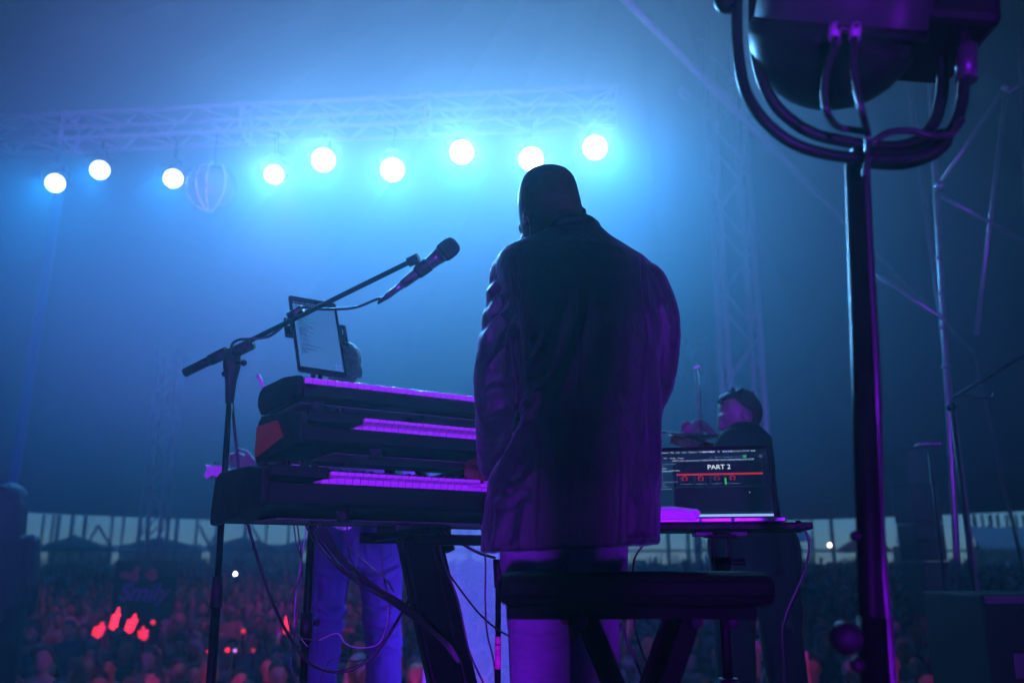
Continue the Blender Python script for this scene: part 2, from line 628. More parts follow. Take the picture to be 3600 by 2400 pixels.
def keyboard(name, label, O, body, cheek, left_w, lip, feet_z, start_note=0, pressed=()):
    t = thing(name, label, 'keyboard', O, PHI, 'three keyboards stacked on one stand')
    P = PM[t.name]
    L = NWHITE * PITCHK
    m = MB(); poly, a, b = prism_x(body, -left_w, L + 0.03)
    m.prism(poly, a, b, None); m.v = [P @ v for v in m.v]
    m.build('case', M_CASE, t, bev=0.004)
    cheeks = []
    for x0, x1 in ((-left_w - 0.022, -left_w - 0.0005), (L + 0.0305, L + 0.052)):
        m = MB(); poly, a, b = prism_x(cheek, x0, x1)
        m.prism(poly, a, b); m.v = [P @ v for v in m.v]
        cheeks.append(m.build('end_cheek', M_CASE, t, bev=0.005))
    # left control block beside the keys
    if left_w > 0.05:
        m = MB().box((-left_w / 2, 0.08, -0.004), (left_w - 0.006, 0.15, 0.03), bev=0.004); m.v = [P @ v for v in m.v]
        m.build('control_panel', M_CASE, t)
        for k in range(2):
            m = MB().lathe([(0.021, -0.006), (0.023, 0), (0.021, 0.006)], Matrix.Translation((-left_w * 0.62 + 0.05 * k, 0.07, 0.012)) @ Matrix.Rotation(R(90), 4, 'Y'), 20)
            m.v = [P @ v for v in m.v]
            m.build('control_wheel', M_BLACK, t)
    for i in range(NWHITE):
        o = link('white_key', ME_LIPKEY if lip else ME_PLAINKEY, t)
        o.location = (i * PITCHK, 0, 0)
        if i in pressed:
            o.rotation_euler = (R(3.6), 0, 0); o.location = (i * PITCHK, 0.0, -0.0105)
        if i < NWHITE - 1 and (i + start_note) % 7 in (0, 1, 3, 4, 5):
            q = link('black_key', ME_BLACKKEY, t)
            q.location = ((i + 1) * PITCHK - 0.0005, 0, 0)
    for fx in (0.06, L - 0.06):
        for fy in (0.05, 0.28):
            m = MB().lathe([(0.017, feet_z - 0.026), (0.02, feet_z - 0.004), (0.021, feet_z + 0.004)], Matrix.Translation((fx, fy, 0)), 16)
            m.v = [P @ v for v in m.v]
            m.build('foot', M_BLACK, t)
    return t, cheeks
def strip(t, name, m_, boxes, bev=0.001):
    P = PM[t.name]; mb = MB()
    for c, s_ in boxes: mb.box(c, s_, bev=bev)
    mb.v = [P @ v for v in mb.v]
    return mb.build(name, m_, t)

O1 = atY(1073, 1325, 2.52)
body1 = [(-0.006, -0.024), (0.0, -0.0185), (0.15, -0.0185), (0.152, 0.02), (0.35, 0.022), (0.385, 0.0), (0.385, -0.03), (0.335, -0.064), (0.01, -0.062), (-0.006, -0.055)]
cheek1 = [(-0.008, -0.018), (0.002, 0.004), (0.13, 0.021), (0.34, 0.026), (0.375, 0.016), (0.39, -0.006), (0.388, -0.032), (0.345, -0.066), (0.02, -0.064), (-0.008, -0.054)]
kb1, _ = keyboard('stage_piano', 'topmost of the three stacked keyboards, plain white keys and rounded dark end', O1, body1, cheek1, 0.004, False, -0.062)
strip(kb1, 'underside_plate', M_GREYUNDER, [((0.52, 0.19, -0.0655), (1.02, 0.25, 0.004))])
strip(kb1, 'display', mat('dark_display', (0.01, 0.02, 0.03), 0.1), [((0.5, 0.27, 0.0225), (0.12, 0.06, 0.003))])
strip(kb1, 'label_strip', mat('pale_print', (0.3, 0.3, 0.33), 0.5), [((0.64, 0.30, -0.0676), (0.12, 0.05, 0.0012))], 0)

O2 = atY(1283, 1469, 2.50)
body2 = [(0.0, -0.036), (0.002, -0.034), (0.15, -0.034), (0.152, 0.022), (0.36, 0.038), (0.40, 0.02), (0.41, -0.085), (0.39, -0.10), (0.012, -0.078), (0.0, -0.072)]
cheek2 = [(-0.008, -0.034), (0.0, 0.002), (0.16, 0.024), (0.37, 0.042), (0.405, 0.03), (0.412, 0.008), (0.414, -0.09), (0.395, -0.106), (0.02, -0.082), (-0.008, -0.07)]
kb2, ck2 = keyboard('synthesizer', 'middle keyboard of the stack with red panels on its ends', O2, body2, cheek2, 0.17, True, -0.082, 3)
P2 = PM[kb2.name]
for x0, x1 in ((-0.1965, -0.191), (NWHITE * PITCHK + 0.051, NWHITE * PITCHK + 0.056)):
    m = MB(); poly, a, b = prism_x([(0.13, -0.052), (0.20, 0.004), (0.403, 0.012), (0.404, -0.082), (0.38, -0.083)], x0, x1)
    m.prism(poly, a, b); m.v = [P2 @ v for v in m.v]
    tag(m.build('red_panel', M_RED, kb2), 'dark red panel set into the keyboard end')
strip(kb2, 'underside_plate', M_GREYUNDER, [((0.45, 0.2, -0.0945), (1.0, 0.2, 0.004))])

O3 = atY(1165, 1656, 2.40)
body3 = [(0.0, -0.037), (0.002, -0.034), (0.15, -0.034), (0.152, 0.02), (0.44, 0.03), (0.49, 0.01), (0.50, -0.115), (0.47, -0.125), (0.015, -0.095), (0.0, -0.088)]
cheek3 = [(-0.012, -0.05), (-0.002, 0.0), (0.15, 0.018), (0.44, 0.026), (0.485, 0.014), (0.50, -0.012), (0.515, -0.09), (0.512, -0.128), (0.48, -0.132), (0.02, -0.10), (-0.012, -0.085)]
HANDK = 21
kb3, _ = keyboard('workstation_keyboard', 'lowest and widest keyboard of the stack, played by the man', O3, body3, cheek3, 0.168, True, -0.105, 0, (HANDK - 1, HANDK + 1, HANDK + 3))
P3 = PM[kb3.name]
strip(kb3, 'underside_plate', M_GREYUNDER, [((0.45, 0.25, -0.1225), (1.1, 0.22, 0.004))])
for k, x in enumerate((-0.06, 0.0)):
    m = MB().lathe([(0.024, 0.018), (0.025, 0.03), (0.02, 0.044), (0.012, 0.05)], Matrix.Translation((x - 0.03, 0.33, 0.0)), 18); m.v = [P3 @ v for v in m.v]
    m.build('control_knob', M_BLACK, kb3)
strip(kb3, 'connector_block', M_BLACK, [((0.02, 0.42, 0.04), (0.06, 0.05, 0.03))], 0.004)

# ------------------------------------------------------------------ column stand under the keyboards
KC = P3 @ Vector((0.55, 0.27, 0))
st = thing('keyboard_stand', 'black slanted column stand holding the stacked keyboards', 'keyboard stand', Vector((KC.x, KC.y, 0)))
c_top = atY(1455, 1822, 2.92); c_bot = atY(1600, 2450, 2.72)
c_dir = (c_top - c_bot).normalized()
c_foot = c_bot - c_dir * ((c_bot.z - 0.06) / c_dir.z)
Mc = Matrix.Rotation(PHI * 0.3, 4, 'Z')
def beam(mb, a, b, wx, wy, yaw):
    a, b = Vector(a), Vector(b)
    ux = Vector((math.cos(yaw), math.sin(yaw), 0)); d = (b - a).normalized()
    ux = (ux - d * ux.dot(d)).normalized(); uy = d.cross(ux)
    poly = [ux * wx / 2 + uy * wy / 2, -ux * wx / 2 + uy * wy / 2, -ux * wx / 2 - uy * wy / 2, ux * wx / 2 - uy * wy / 2]
    return mb.prism(poly, a, b)
beam(MB(), c_foot, c_top, 0.135, 0.075, R(12)).build('column', M_BLACKM, st, bev=0.008)
for off in (-0.045, 0.045):
    q = Vector((math.cos(R(12)), math.sin(R(12)), 0)) * off + Vector((0, -0.04, 0))
    MB().tube([c_foot + q, c_top + q], 0.006, 6).build('column_groove', M_BLACK, st)
# tier arms: two under each keyboard, reaching from a rear crossbar towards the player
tops = {1: O1.z - 0.0885, 2: O2.z - 0.126, 3: O3.z - 0.148}
for k, (O, P) in enumerate(((O1, PM[kb1.name]), (O2, P2), (O3, P3))):
    z = tops[k + 1] + (0.0 if k < 2 else 0.0)
    for xx in (0.38, 0.72) if k < 2 else (0.33, 0.85):
        a = P @ Vector((xx, 0.03, 0)); b = P @ Vector((xx, 0.46, 0)); a.z = z; b.z = z - 0.012
        mb = MB(); beam(mb, a, b, 0.03, 0.022, PHI); mb.build('support_arm', M_BLACKM, st, bev=0.003)
    a = P @ Vector((0.34 if k < 2 else 0.29, 0.47, 0)); b = P @ Vector((0.76 if k < 2 else 0.89, 0.47, 0)); a.z = b.z = z - 0.012
    mb = MB(); mb.tube([a, b], 0.018, 10); mb.build('crossbar', M_BLACKM, st)
a = P3 @ Vector((0.31, 0.10, 0)); b = P3 @ Vector((0.87, 0.10, 0)); a.z = b.z = tops[3] - 0.026
mb = MB(); beam(mb, a, b, 0.05, 0.03, PHI + R(90)); mb.build('front_bar', M_BLACKM, st, bev=0.004)
up_a = c_top - c_dir * 0.02
for xx in (0.5, 0.62):
    q = P3 @ Vector((xx, 0.47, 0)); q1 = PM[kb1.name] @ Vector((xx - 0.06, 0.47, 0))
    MB().tube([Vector((q.x, q.y, tops[3] - 0.05)), Vector((q1.x, q1.y, tops[1] + 0.0))], 0.02, 10).build('upright', M_BLACKM, st)
MB().box(c_top + Vector((0, 0, -0.02)), (0.2, 0.16, 0.09), Matrix.Rotation(PHI, 3, 'Z'), bev=0.01).build('head_block', M_BLACK, st)
for sx in (-1, 1):
    e = c_foot + E1 * 0.42 * sx - E2 * 0.26; e.z = 0.02
    mb = MB(); beam(mb, c_foot + Vector((0, 0, 0.0)), e, 0.06, 0.035, PHI); mb.build('leg', M_BLACKM, st, bev=0.004)
    e = c_foot + E1 * 0.36 * sx + E2 * 0.24; e.z = 0.02
    mb = MB(); beam(mb, c_foot + Vector((0, 0, 0.0)), e, 0.06, 0.035, PHI); mb.build('leg', M_BLACKM, st, bev=0.004)

# ================================================================== microphone on a boom stand
def disc_base(mb, c, r=0.13):
    return mb.lathe([(r, 0.002), (r, 0.02), (r * 0.8, 0.03), (0.02, 0.04)], Matrix.Translation((c.x, c.y, 0)), 28)
SY = 3.02
pt = atY(815, 1290, SY); pb = atY(741, 2400, SY); 
pf = pb + (pb - pt) * ((pb.z - 0.03) / (pt.z - pb.z))
ms = thing('microphone_stand', 'black boom microphone stand behind the left ends of the keyboards', 'microphone stand', Vector((pf.x, pf.y, 0)), 0)
disc_base(MB(), pf, 0.14).build('base', M_BLACKM, ms)
pm = pf.lerp(pt, 0.47)
MB().tube([pf, pm], 0.0155, 14).build('lower_pole', M_BLACKM, ms)
MB().tube([pm, pt + (pf - pt).normalized() * 0.02], 0.0108, 12).build('upper_pole', M_BLACKM, ms)
MB().tube([pm - (pt - pf).normalized() * 0.07, pm + (pt - pf).normalized() * 0.03], [0.02, 0.017], 14).build('clutch', M_BLACK, ms)
up = (pt - pf).normalized()
MB().tube([pt - up * 0.13, pt - up * 0.05, pt, pt + up * 0.06], [0.014, 0.02, 0.03, 0.034], 14).build('swivel_body', M_BLACK, ms)
b0 = atY(650, 1310, 3.06); b1 = atY(1440, 921, 2.80)
bd = (b1 - b0).normalized()
MB().tube([b0, b0 + bd * 0.13], 0.0165, 14).build('counterweight', M_BLACK, ms)
MB().tube([b0 + bd * 0.11, b0 + bd * 0.18], 0.0205, 14).build('grip', M_BLACK, ms)
MB().tube([b0 + bd * 0.12, b1], 0.0088, 12).build('boom', M_BLACKM, ms)
pj = atY(845, 1228, 3.0)
MB().tube([pj - bd * 0.05, pj + bd * 0.05], 0.021, 12).build('boom_clamp', M_BLACK, ms)
for q, r in ((atY(878, 1217, 2.98), 0.016), (atY(857, 1275, 2.99), 0.0115), (atY(790, 1314, 3.0), 0.011)):
    mb = MB(); mb.ball(q, r); mb.build('knob', M_BLACK, ms)
MB().tube([atY(826, 1270, 3.0), atY(850, 1276, 2.99)], 0.006, 8).build('knob_screw', M_BLACK, ms)
MB().tube([atY(815, 1310, 3.0), atY(795, 1314, 3.0)], 0.006, 8).build('knob_screw', M_BLACK, ms)
cl = atY(1452, 915, 2.79)
MB().tube([b1 - bd * 0.005, b1 + bd * 0.035], 0.0165, 12).build('boom_tip', M_BLACK, ms)
# microphone
m0 = atY(1415, 1000, 2.79); m1 = atY(1606, 852, 2.74)
md = (m1 - m0).normalized()
ml = (m1 - m0).length
mic = thing('microphone', 'dark handheld vocal microphone clipped at the end of the boom', 'microphone', m0)
def axis_matrix(o, d):
    u, w, a = frame_of(d)
    return Matrix(((u.x, w.x, a.x, o.x), (u.y, w.y, a.y, o.y), (u.z, w.z, a.z, o.z), (0, 0, 0, 1)))
Mm = axis_matrix(m0, md)
MB().lathe([(0.0150, 0.0), (0.0165, 0.02), (0.0195, ml * 0.35), (0.0235, ml * 0.6), (0.0275, ml * 0.72)], Mm, 24).build('handle', mat('mic_body', (0.03, 0.03, 0.034), 0.35, noise_amt=0.1), mic)
MB().lathe([(0.0275, ml * 0.715), (0.031, ml * 0.73), (0.0335, ml * 0.80), (0.0325, ml * 0.9), (0.027, ml * 0.97), (0.015, ml * 1.0), (0.002, ml * 1.005)], Mm, 28).build('grille', mat('mic_mesh', (0.03, 0.03, 0.032), 0.55, 0.4, bump=1.0, bump_scale=900), mic)
MB().lathe([(0.0325, ml * 0.752), (0.0340, ml * 0.757), (0.0325, ml * 0.762)], Mm, 28).build('ring', M_BLACKM, mic)
MB().lathe([(0.0105, -0.062), (0.0112, -0.02), (0.0125, 0.0)], Mm, 18).build('plug', mat('plug_shell', (0.25, 0.25, 0.27), 0.3, 0.8), mic)
MB().lathe([(0.0045, -0.105), (0.008, -0.075), (0.011, -0.058)], Mm, 16).build('strain_relief', M_RUBBER, mic)
clip = thing('microphone_clip', 'black plastic clip joining the microphone to the boom tip', 'clip', m0 + md * 0.09)
MB().lathe([(0.021, ml * 0.27), (0.0225, ml * 0.30), (0.024, ml * 0.45), (0.023, ml * 0.48)], Mm, 20).build('sleeve', M_BLACK, clip)
MB().tube([m0 + md * ml * 0.36, b1 + bd * 0.02], 0.011, 10).build('knuckle', M_BLACK, clip)
mb = MB(); mb.ball(m0 + md * ml * 0.24 + Vector((0, 0, -0.004)), 0.0145); mb.build('thumb_screw', M_BLACK, clip)

def cable(label, pts, r=0.0035, n=8, mat_=None, cat='cable', group=None, name='cable'):
    o = MB().tube(smooth_path(pts, n), r, 8).build(name, mat_ or M_RUBBER)
    return tag(o, label, cat, group)
CB = 'black cables hanging round the keyboard stand'
plug_end = m0 - md * 0.1
cable('microphone cable from the plug wound along the boom and down to the floor',
      [plug_end, atY(1330, 1050, 2.82), atY(1250, 1080, 2.86), atY(1170, 1087, 2.90), atY(1110, 1085, 2.92), atY(1070, 1080, 2.90),
       atY(1040, 1095, 2.90), atY(1010, 1125, 2.955), atY(990, 1150, 2.95), atY(950, 1180, 2.965), atY(915, 1188, 2.97),
       atY(880, 1192, 2.97), atY(835, 1196, 3.0), atY(812, 1225, 3.03), atY(812, 1330, 3.05), atY(822, 1480, 3.06), atY(842, 1660, 3.06), atY(866, 1815, 3.05),
       atY(905, 1960, 3.03), atY(960, 2120, 3.0), atY(1020, 2240, 2.95), atY(1090, 2330, 2.92), atY(1180, 2361, 2.9), atY(1270, 2335, 2.9), atY(1340, 2270, 2.9), atY(1400, 2175, 2.92), atY(1440, 2100, 2.96), atY(1470, 2000, 3.0)], 0.0052, 10)
for q in (atY(1025, 1105, 2.925), atY(1045, 1090, 2.92)):
    pass
tie = MB().tube([atY(1015, 1112, 2.915), atY(1065, 1085, 2.90)], 0.0145, 10).build('cable_tie', M_RUBBER)
tag(tie, 'black strap tying the cable to the boom beside the tablet', 'cable tie')

# ================================================================== tablet on its pole
TL, TR, BL = atY(1013, 1037, 3.10), atY(1180, 1066, 3.16), atY(1048, 1303, 3.02)
BR = TR + BL - TL
ux = (TR - TL).normalized(); uz = (TL - BL).normalized(); un = ux.cross(uz).normalized()
if un.y > 0: un = -un
TW, TH = (TR - TL).length, (TL - BL).length
tab = thing('tablet', 'tablet computer showing a page of text above the top keyboard', 'tablet', BL.lerp(BR, 0.5))
def quad_pt(x, z, d=0.0):          # metres from bottom-left of the tablet
    return BL + ux * x + uz * z + un * d
def rounded(w, h, r, n=5):
    pts = []
    for cx, cy, a0 in ((w - r, h - r, 0), (r, h - r, 90), (r, r, 180), (w - r, r, 270)):
        for k in range(n + 1):
            a = R(a0 + 90 * k / n)
            pts.append((cx + r * math.cos(a), cy + r * math.sin(a)))
    return pts
MB().prism([quad_pt(x, z) for x, z in rounded(TW, TH, 0.011)], un * 0.0, un * -0.008).build('body', mat('tablet_glass', (0.012, 0.012, 0.014), 0.12), tab)
M_TABSCR = mat('tablet_screen', (0.01, 0.01, 0.01), 0.6, emit=(0.05, 0.19, 0.55), emit_s=0.7, spec=0.1)
scr = MB().prism([quad_pt(x, z) for x, z in ((0.011, 0.022), (TW - 0.011, 0.022), (TW - 0.011, TH - 0.035), (0.011, TH - 0.035))], un * 0.0015, un * 0.0003).build('screen', M_TABSCR, tab)
rnd = random.Random(3)
mb = MB(); z = TH - 0.046
while z > 0.075:
    if rnd.random() > 0.13:
        x = 0.022; nw = rnd.randint(2, 6)
        for k in range(nw):
            w = rnd.uniform(0.004, 0.012)
            mb.prism([quad_pt(a, b) for a, b in ((x, z), (x + w, z), (x + w, z + 0.0016), (x, z + 0.0016))], un * 0.0024, un * 0.0017)
            x += w + 0.0018
    z -= 0.0039
mb.build('printed_lines', mat('screen_ink', (0.02, 0.03, 0.06), 0.5), scr)
for ix in (0, 1):
    for iz in (0, 1):
        c = quad_pt(TW - 0.035 + ix * 0.013, 0.03 + iz * 0.014, 0.002)
        MB().lathe([(0.0052, 0.0), (0.0052, 0.0006)], axis_matrix(c, un), 18).build('round_button', mat('pale_button', (0.05, 0.1, 0.2), 0.4, emit=(0.04, 0.16, 0.45), emit_s=0.6), scr)
mb = MB()
for k in range(9):
    x = 0.014 + 0.009 * k + (0.004 if k > 4 else 0)
    mb.prism([quad_pt(a, b) for a, b in ((x, TH - 0.028), (x + 0.005, TH - 0.028), (x + 0.005, TH - 0.0255), (x, TH - 0.0255))], un * 0.0024, un * 0.0004)
mb.build('status_icons', mat('icon_print', (0.1, 0.12, 0.16), 0.5, emit=(0.1, 0.2, 0.35), emit_s=0.4), tab)
hold = thing('tablet_holder', 'black spring clamp and pole gripping the tablet from both sides', 'tablet holder', Vector((BL.lerp(BR, .5).x, BL.lerp(BR, .5).y + 0.06, 0)))
def holder_ear(x0, x1, z0, z1):
    mb = MB()
    fr = 0.0085
    for a, b, c, d in ((x0, x1, z0, z0 + fr), (x0, x1, z1 - fr, z1), (x0, x0 + fr, z0 + fr, z1 - fr), (x1 - fr, x1, z0 + fr, z1 - fr)):
        mb.prism([quad_pt(p, q) for p, q in ((a, c), (b, c), (b, d), (a, d))], un * 0.010, un * -0.014)
    return mb.build('clamp_jaw', M_BLACK, hold, bev=0.002)
holder_ear(-0.028, 0.003, TH * 0.44, TH * 0.66)
holder_ear(TW - 0.003, TW + 0.022, TH * 0.44, TH * 0.69)
MB().prism([quad_pt(a, b) for a, b in ((-0.02, TH * 0.48), (TW + 0.02, TH * 0.48), (TW + 0.02, TH * 0.6), (-0.02, TH * 0.6))], un * -0.0095, un * -0.02).build('back_plate', M_BLACK, hold, bev=0.002)
hb = quad_pt(TW / 2, TH * 0.54, -0.03)
ppx = atY(1108, 1640, 3.12)
MB().tube([hb, Vector((ppx.x, ppx.y, hb.z - 0.06)), Vector((ppx.x, ppx.y, 1.15))], 0.009, 10).build('neck', M_BLACKM, hold)
MB().tube([Vector((ppx.x, ppx.y, 0.03)), Vector((ppx.x, ppx.y, 1.2))], 0.0135, 12).build('pole', M_BLACKM, hold)
MB().tube([Vector((ppx.x, ppx.y, 0.50)), Vector((ppx.x, ppx.y, 0.60))], 0.021, 12).build('collar', M_BLACK, hold)
mb = MB(); mb.ball(Vector((ppx.x + 0.035, ppx.y, 0.565)), 0.012); mb.build('knob', M_BLACK, hold)
for k in range(3):
    a = R(90 + 120 * k)
    MB().tube([Vector((ppx.x, ppx.y, 0.22)), Vector((ppx.x + 0.3 * math.cos(a), ppx.y + 0.3 * math.sin(a), 0.02))], 0.009, 8).build('leg', M_BLACKM, hold)
MB().prism([quad_pt(a, b) for a, b in ((0.045, -0.02), (0.06, -0.02), (0.06, 0.001), (0.045, 0.001))], un * 0.004, un * -0.012).build('lower_rest', M_BLACK, hold, bev=0.002)

# small pale stick poking up behind the top keyboard
tag(MB().tube([atY(930, 1365, 3.3), atY(907, 1318, 3.3)], [0.006, 0.008], 10).build('drumstick', mat('pale_wood', (0.6, 0.55, 0.5), 0.45, noise_amt=0.1)),
    'short pale stick poking up behind the end of the top keyboard', 'stick')

# ================================================================== laptop on a tray stand
LYAW = R(-11)
lx = Vector((math.cos(LYAW), math.sin(LYAW), 0)); ly = Vector((-math.sin(LYAW), math.cos(LYAW), 0))
LW, LD = 0.356, 0.245
lf = atY(2519, 1818, 2.40)                 # middle of the base's front edge
lap = thing('laptop', 'open laptop with a dark music program reading PART 2 on screen', 'laptop', lf)
def lp(x, y, z): return lf + lx * x + ly * y + Vector((0, 0, z))
M_LALU = mat('laptop_aluminium', (0.42, 0.42, 0.44), 0.4, 0.6, noise_amt=0.05)
base_poly = [(-LW / 2, 0), (-0.045, 0), (-0.04, 0.006), (0.04, 0.006), (0.045, 0), (LW / 2, 0), (LW / 2, LD), (-LW / 2, LD)]
MB().prism([lp(x, y, 0) for x, y in base_poly], (0, 0, -0.012), (0, 0, 0.0)).build('base', M_LALU, lap, bev=0.0025)
tilt = R(21)
lz = (ly * math.sin(tilt) + Vector((0, 0, math.cos(tilt))))
ln = lx.cross(lz).normalized(); ln = ln if ln.y < 0 else -ln
hin = lp(0, LD - 0.006, 0.006)
def sp(x, z, d=0.0): return hin + lx * x + lz * z + ln * d
LH = 0.243
MB().prism([sp(x - LW / 2, z) for x, z in rounded(LW, LH, 0.012)], ln * 0.0, ln * -0.006).build('lid', mat('laptop_bezel', (0.012, 0.012, 0.014), 0.2), lap)
SW, SH = 0.344, 0.222; SX0 = -SW / 2; SZ1 = LH - 0.012; SZ0 = SZ1 - SH
def em(name, c, s=1.0): return mat(name, (0.01, 0.01, 0.012), 0.3, emit=c, emit_s=s)
def rect(u0, v0, u1, v1, d0, d1, name, m_, parent):
    p = [(SX0 + u0 * SW, SZ1 - v0 * SH), (SX0 + u1 * SW, SZ1 - v0 * SH), (SX0 + u1 * SW, SZ1 - v1 * SH), (SX0 + u0 * SW, SZ1 - v1 * SH)]
    return MB().prism([sp(x, z) for x, z in p], ln * d1, ln * d0).build(name, m_, parent)
screen = rect(0, 0, 1, 1, 0.0003, 0.0010, 'screen', em('screen_dark', (0.0012, 0.006, 0.016), 1.0), lap)
rect(0.0, 0.05, 1, 0.145, 0.0011, 0.0013, 'toolbar', em('screen_navy', (0.002, 0.012, 0.035)), screen)
rect(0.0, 0.15, 0.165, 0.945, 0.0011, 0.0013, 'song_list', em('screen_teal', (0.003, 0.028, 0.065)), screen)
rect(0.0, 0.945, 0.165, 0.975, 0.0011, 0.0014, 'status_bar', em('screen_green', (0.02, 0.22, 0.02)), screen)
rect(0.165, 0.93, 1, 0.965, 0.0011, 0.0013, 'rack_bar', em('screen_teal2', (0.003, 0.022, 0.05)), screen)
rect(0.0, 0.965, 1, 1.0, 0.0014, 0.0016, 'dock_strip', em('screen_dock', (0.30, 0.50, 0.95)), screen)
rect(0.205, 0.36, 0.945, 0.388, 0.0011, 0.0014, 'red_line', em('screen_red', (0.40, 0.022, 0.045)), screen)
rect(0.0, 0.31, 0.165, 0.335, 0.0014, 0.0016, 'selected_row', em('screen_select', (0.03, 0.12, 0.26)), screen)
rect(0.02, 0.095, 0.07, 0.135, 0.0014, 0.0016, 'green_button', em('screen_green2', (0.01, 0.12, 0.06)), screen)
rect(0.79, 0.09, 0.82, 0.135, 0.0014, 0.0016, 'green_button', em('screen_green3', (0.02, 0.30, 0.14)), screen)
rect(0.5, 0.1, 0.52, 0.135, 0.0014, 0.0016, 'tool_button', em('screen_navy2', (0.01, 0.04, 0.10)), screen)
rect(0.76, 0.09, 0.785, 0.135, 0.0014, 0.0016, 'tool_button', em('screen_navy2', (0.01, 0.04, 0.10)), screen)
rect(0.93, 0.09, 0.955, 0.135, 0.0014, 0.0016, 'tool_button', em('screen_grey', (0.06, 0.06, 0.10)), screen)
for u0, v0, u1, v1 in ((0.205, 0.175, 0.945, 0.178), (0.205, 0.56, 0.945, 0.563), (0.203, 0.175, 0.205, 0.563), (0.945, 0.175, 0.947, 0.563), (0.168, 0.15, 0.1705, 0.945)):
    rect(u0, v0, u1, v1, 0.0011, 0.0013, 'panel_line', em('screen_line', (0.006, 0.07, 0.12)), screen)
def text(s_, u, v, h, m_, center=False, name='lettering'):
    cu = bpy.data.curves.new('t', 'FONT'); cu.body = s_; cu.size = h * SH * 1.38
    cu.align_x = 'CENTER' if center else 'LEFT'
    o = bpy.data.objects.new('t', cu); COL.objects.link(o)
    me = bpy.data.meshes.new_from_object(o.evaluated_get(bpy.context.evaluated_depsgraph_get()))
    bpy.data.objects.remove(o); bpy.data.curves.remove(cu)
    org = sp(SX0 + u * SW, SZ1 - v * SH, 0.0019)
    M = Matrix(((lx.x, lz.x, ln.x, org.x), (lx.y, lz.y, ln.y, org.y), (lx.z, lz.z, ln.z, org.z), (0, 0, 0, 1)))
    me.transform(M); me.materials.append(m_)
    return link(name, me, screen)
W1, W2, W3 = em('text_white', (0.55, 0.72, 1.0), 0.9), em('text_soft', (0.16, 0.30, 0.5), 0.9), em('text_bright', (0.75, 0.88, 1.0), 1.0)
text('GigPerformer4   File   Edit   View   Options   Window   Help', 0.008, 0.042, 0.024, W1)
text('Sat 20 Aug  20:22:53', 0.70, 0.038, 0.020, W1)
for k, u in enumerate((0.445, 0.467, 0.489, 0.512, 0.536, 0.575, 0.618, 0.64, 0.662, 0.684, 0.865, 0.885)):
    rect(u, 0.018, u + 0.014, 0.04, 0.0012, 0.0016, 'menu_icon', em('icon_%d' % (k % 3), [(0.4, 0.5, 0.7), (0.2, 0.35, 0.8), (0.35, 0.35, 0.5)][k % 3]), screen)
text('Panels    Edit     Wiring     Setlists', 0.03, 0.127, 0.020, W1)
text('80.0  4/4   Transpose  0     120', 0.545, 0.125, 0.018, W2)
text('PART 2 OF 1 : git start hits on E RUN AWAY GET LUCKY GOODTIMES CANT STOP', 0.172, 0.170, 0.022, W1)
text('PART 2', 0.575, 0.300, 0.072, W3, True)
for k, row in enumerate(('PART 6 TO START SHOW', 'PART 1  of 2', '2  PART 2 OF 1', '      git start hits on E RUN AW...', '3  PART 3', '4  PART 4', '5  PART 5', '6  PART 7', '7  CAN YOU FEEL.LETS GO', '8  Valkov973', '9  Stage + Effects', '10  groove intertudes')):
    text(row, 0.012, 0.218 + 0.0343 * k, 0.0185, W1 if k in (2, 3) else W2)
for u in (0.27, 0.41, 0.55, 0.685):
    c = sp(SX0 + u * SW, SZ1 - 0.437 * SH, 0.0016)
    mb = MB()
    for k in range(11):
        a = R(-50 + 28 * k)
        p = c + lx * math.cos(a) * 0.0078 + lz * math.sin(a) * 0.0078
        mb.prism([p + lx * 0.0013, p + lz * 0.0013, p - lx * 0.0013, p - lz * 0.0013], ln * 0.0004, ln * 0.0)
    mb.build('dial_marks', em('dial_red' if u != 0.55 else 'dial_dim', (0.75, 0.05, 0.10) if u != 0.55 else (0.22, 0.06, 0.12)), screen)
    mb = MB().lathe([(0.0058, 0.0), (0.0058, 0.0003)], axis_matrix(c, ln), 20); mb.build('dial', em('dial_face', (0.05, 0.005, 0.012)), screen)
for u, s_ in ((0.225, 0), (0.345, 0), (0.485, 0), (0.615, 1)):
    rect(u, 0.40, u + 0.016, 0.53, 0.0011, 0.0013, 'level_meter', em('meter_dark', (0.004, 0.02, 0.05)), screen)
    if s_: rect(u, 0.435, u + 0.016, 0.53, 0.0014, 0.0016, 'level_bar', em('meter_green', (0.03, 0.42, 0.06)), screen)
for u, s_ in ((0.255, 'MKS TO MONTAGE'), (0.39, 'PURE SYNTH HITS'), (0.53, 'VELOCIRAPTOR'), (0.65, 'MKS VOL MONTAGE 4')):
    text(s_, u - 0.02, 0.525, 0.013, W2)
for k in range(12):
    for u in (0.175, 0.955):
        rect(u + 0.004, 0.58 + 0.03 * k, u + 0.014, 0.592 + 0.03 * k, 0.0011, 0.0012, 'rack_hole', em('hole', (0.002, 0.012, 0.03)), screen)
text('Loaded', 0.07, 0.968, 0.016, W1)
text('Global Rackspace', 0.175, 0.955, 0.016, W2)
p = sp(SX0 + 0.815 * SW, SZ1 - 0.64 * SH, 0.0016)
MB().prism([p, p + lx * 0.004 - lz * 0.004, p - lz * 0.006], ln * 0.0003, ln * 0).build('pointer', W2, screen)
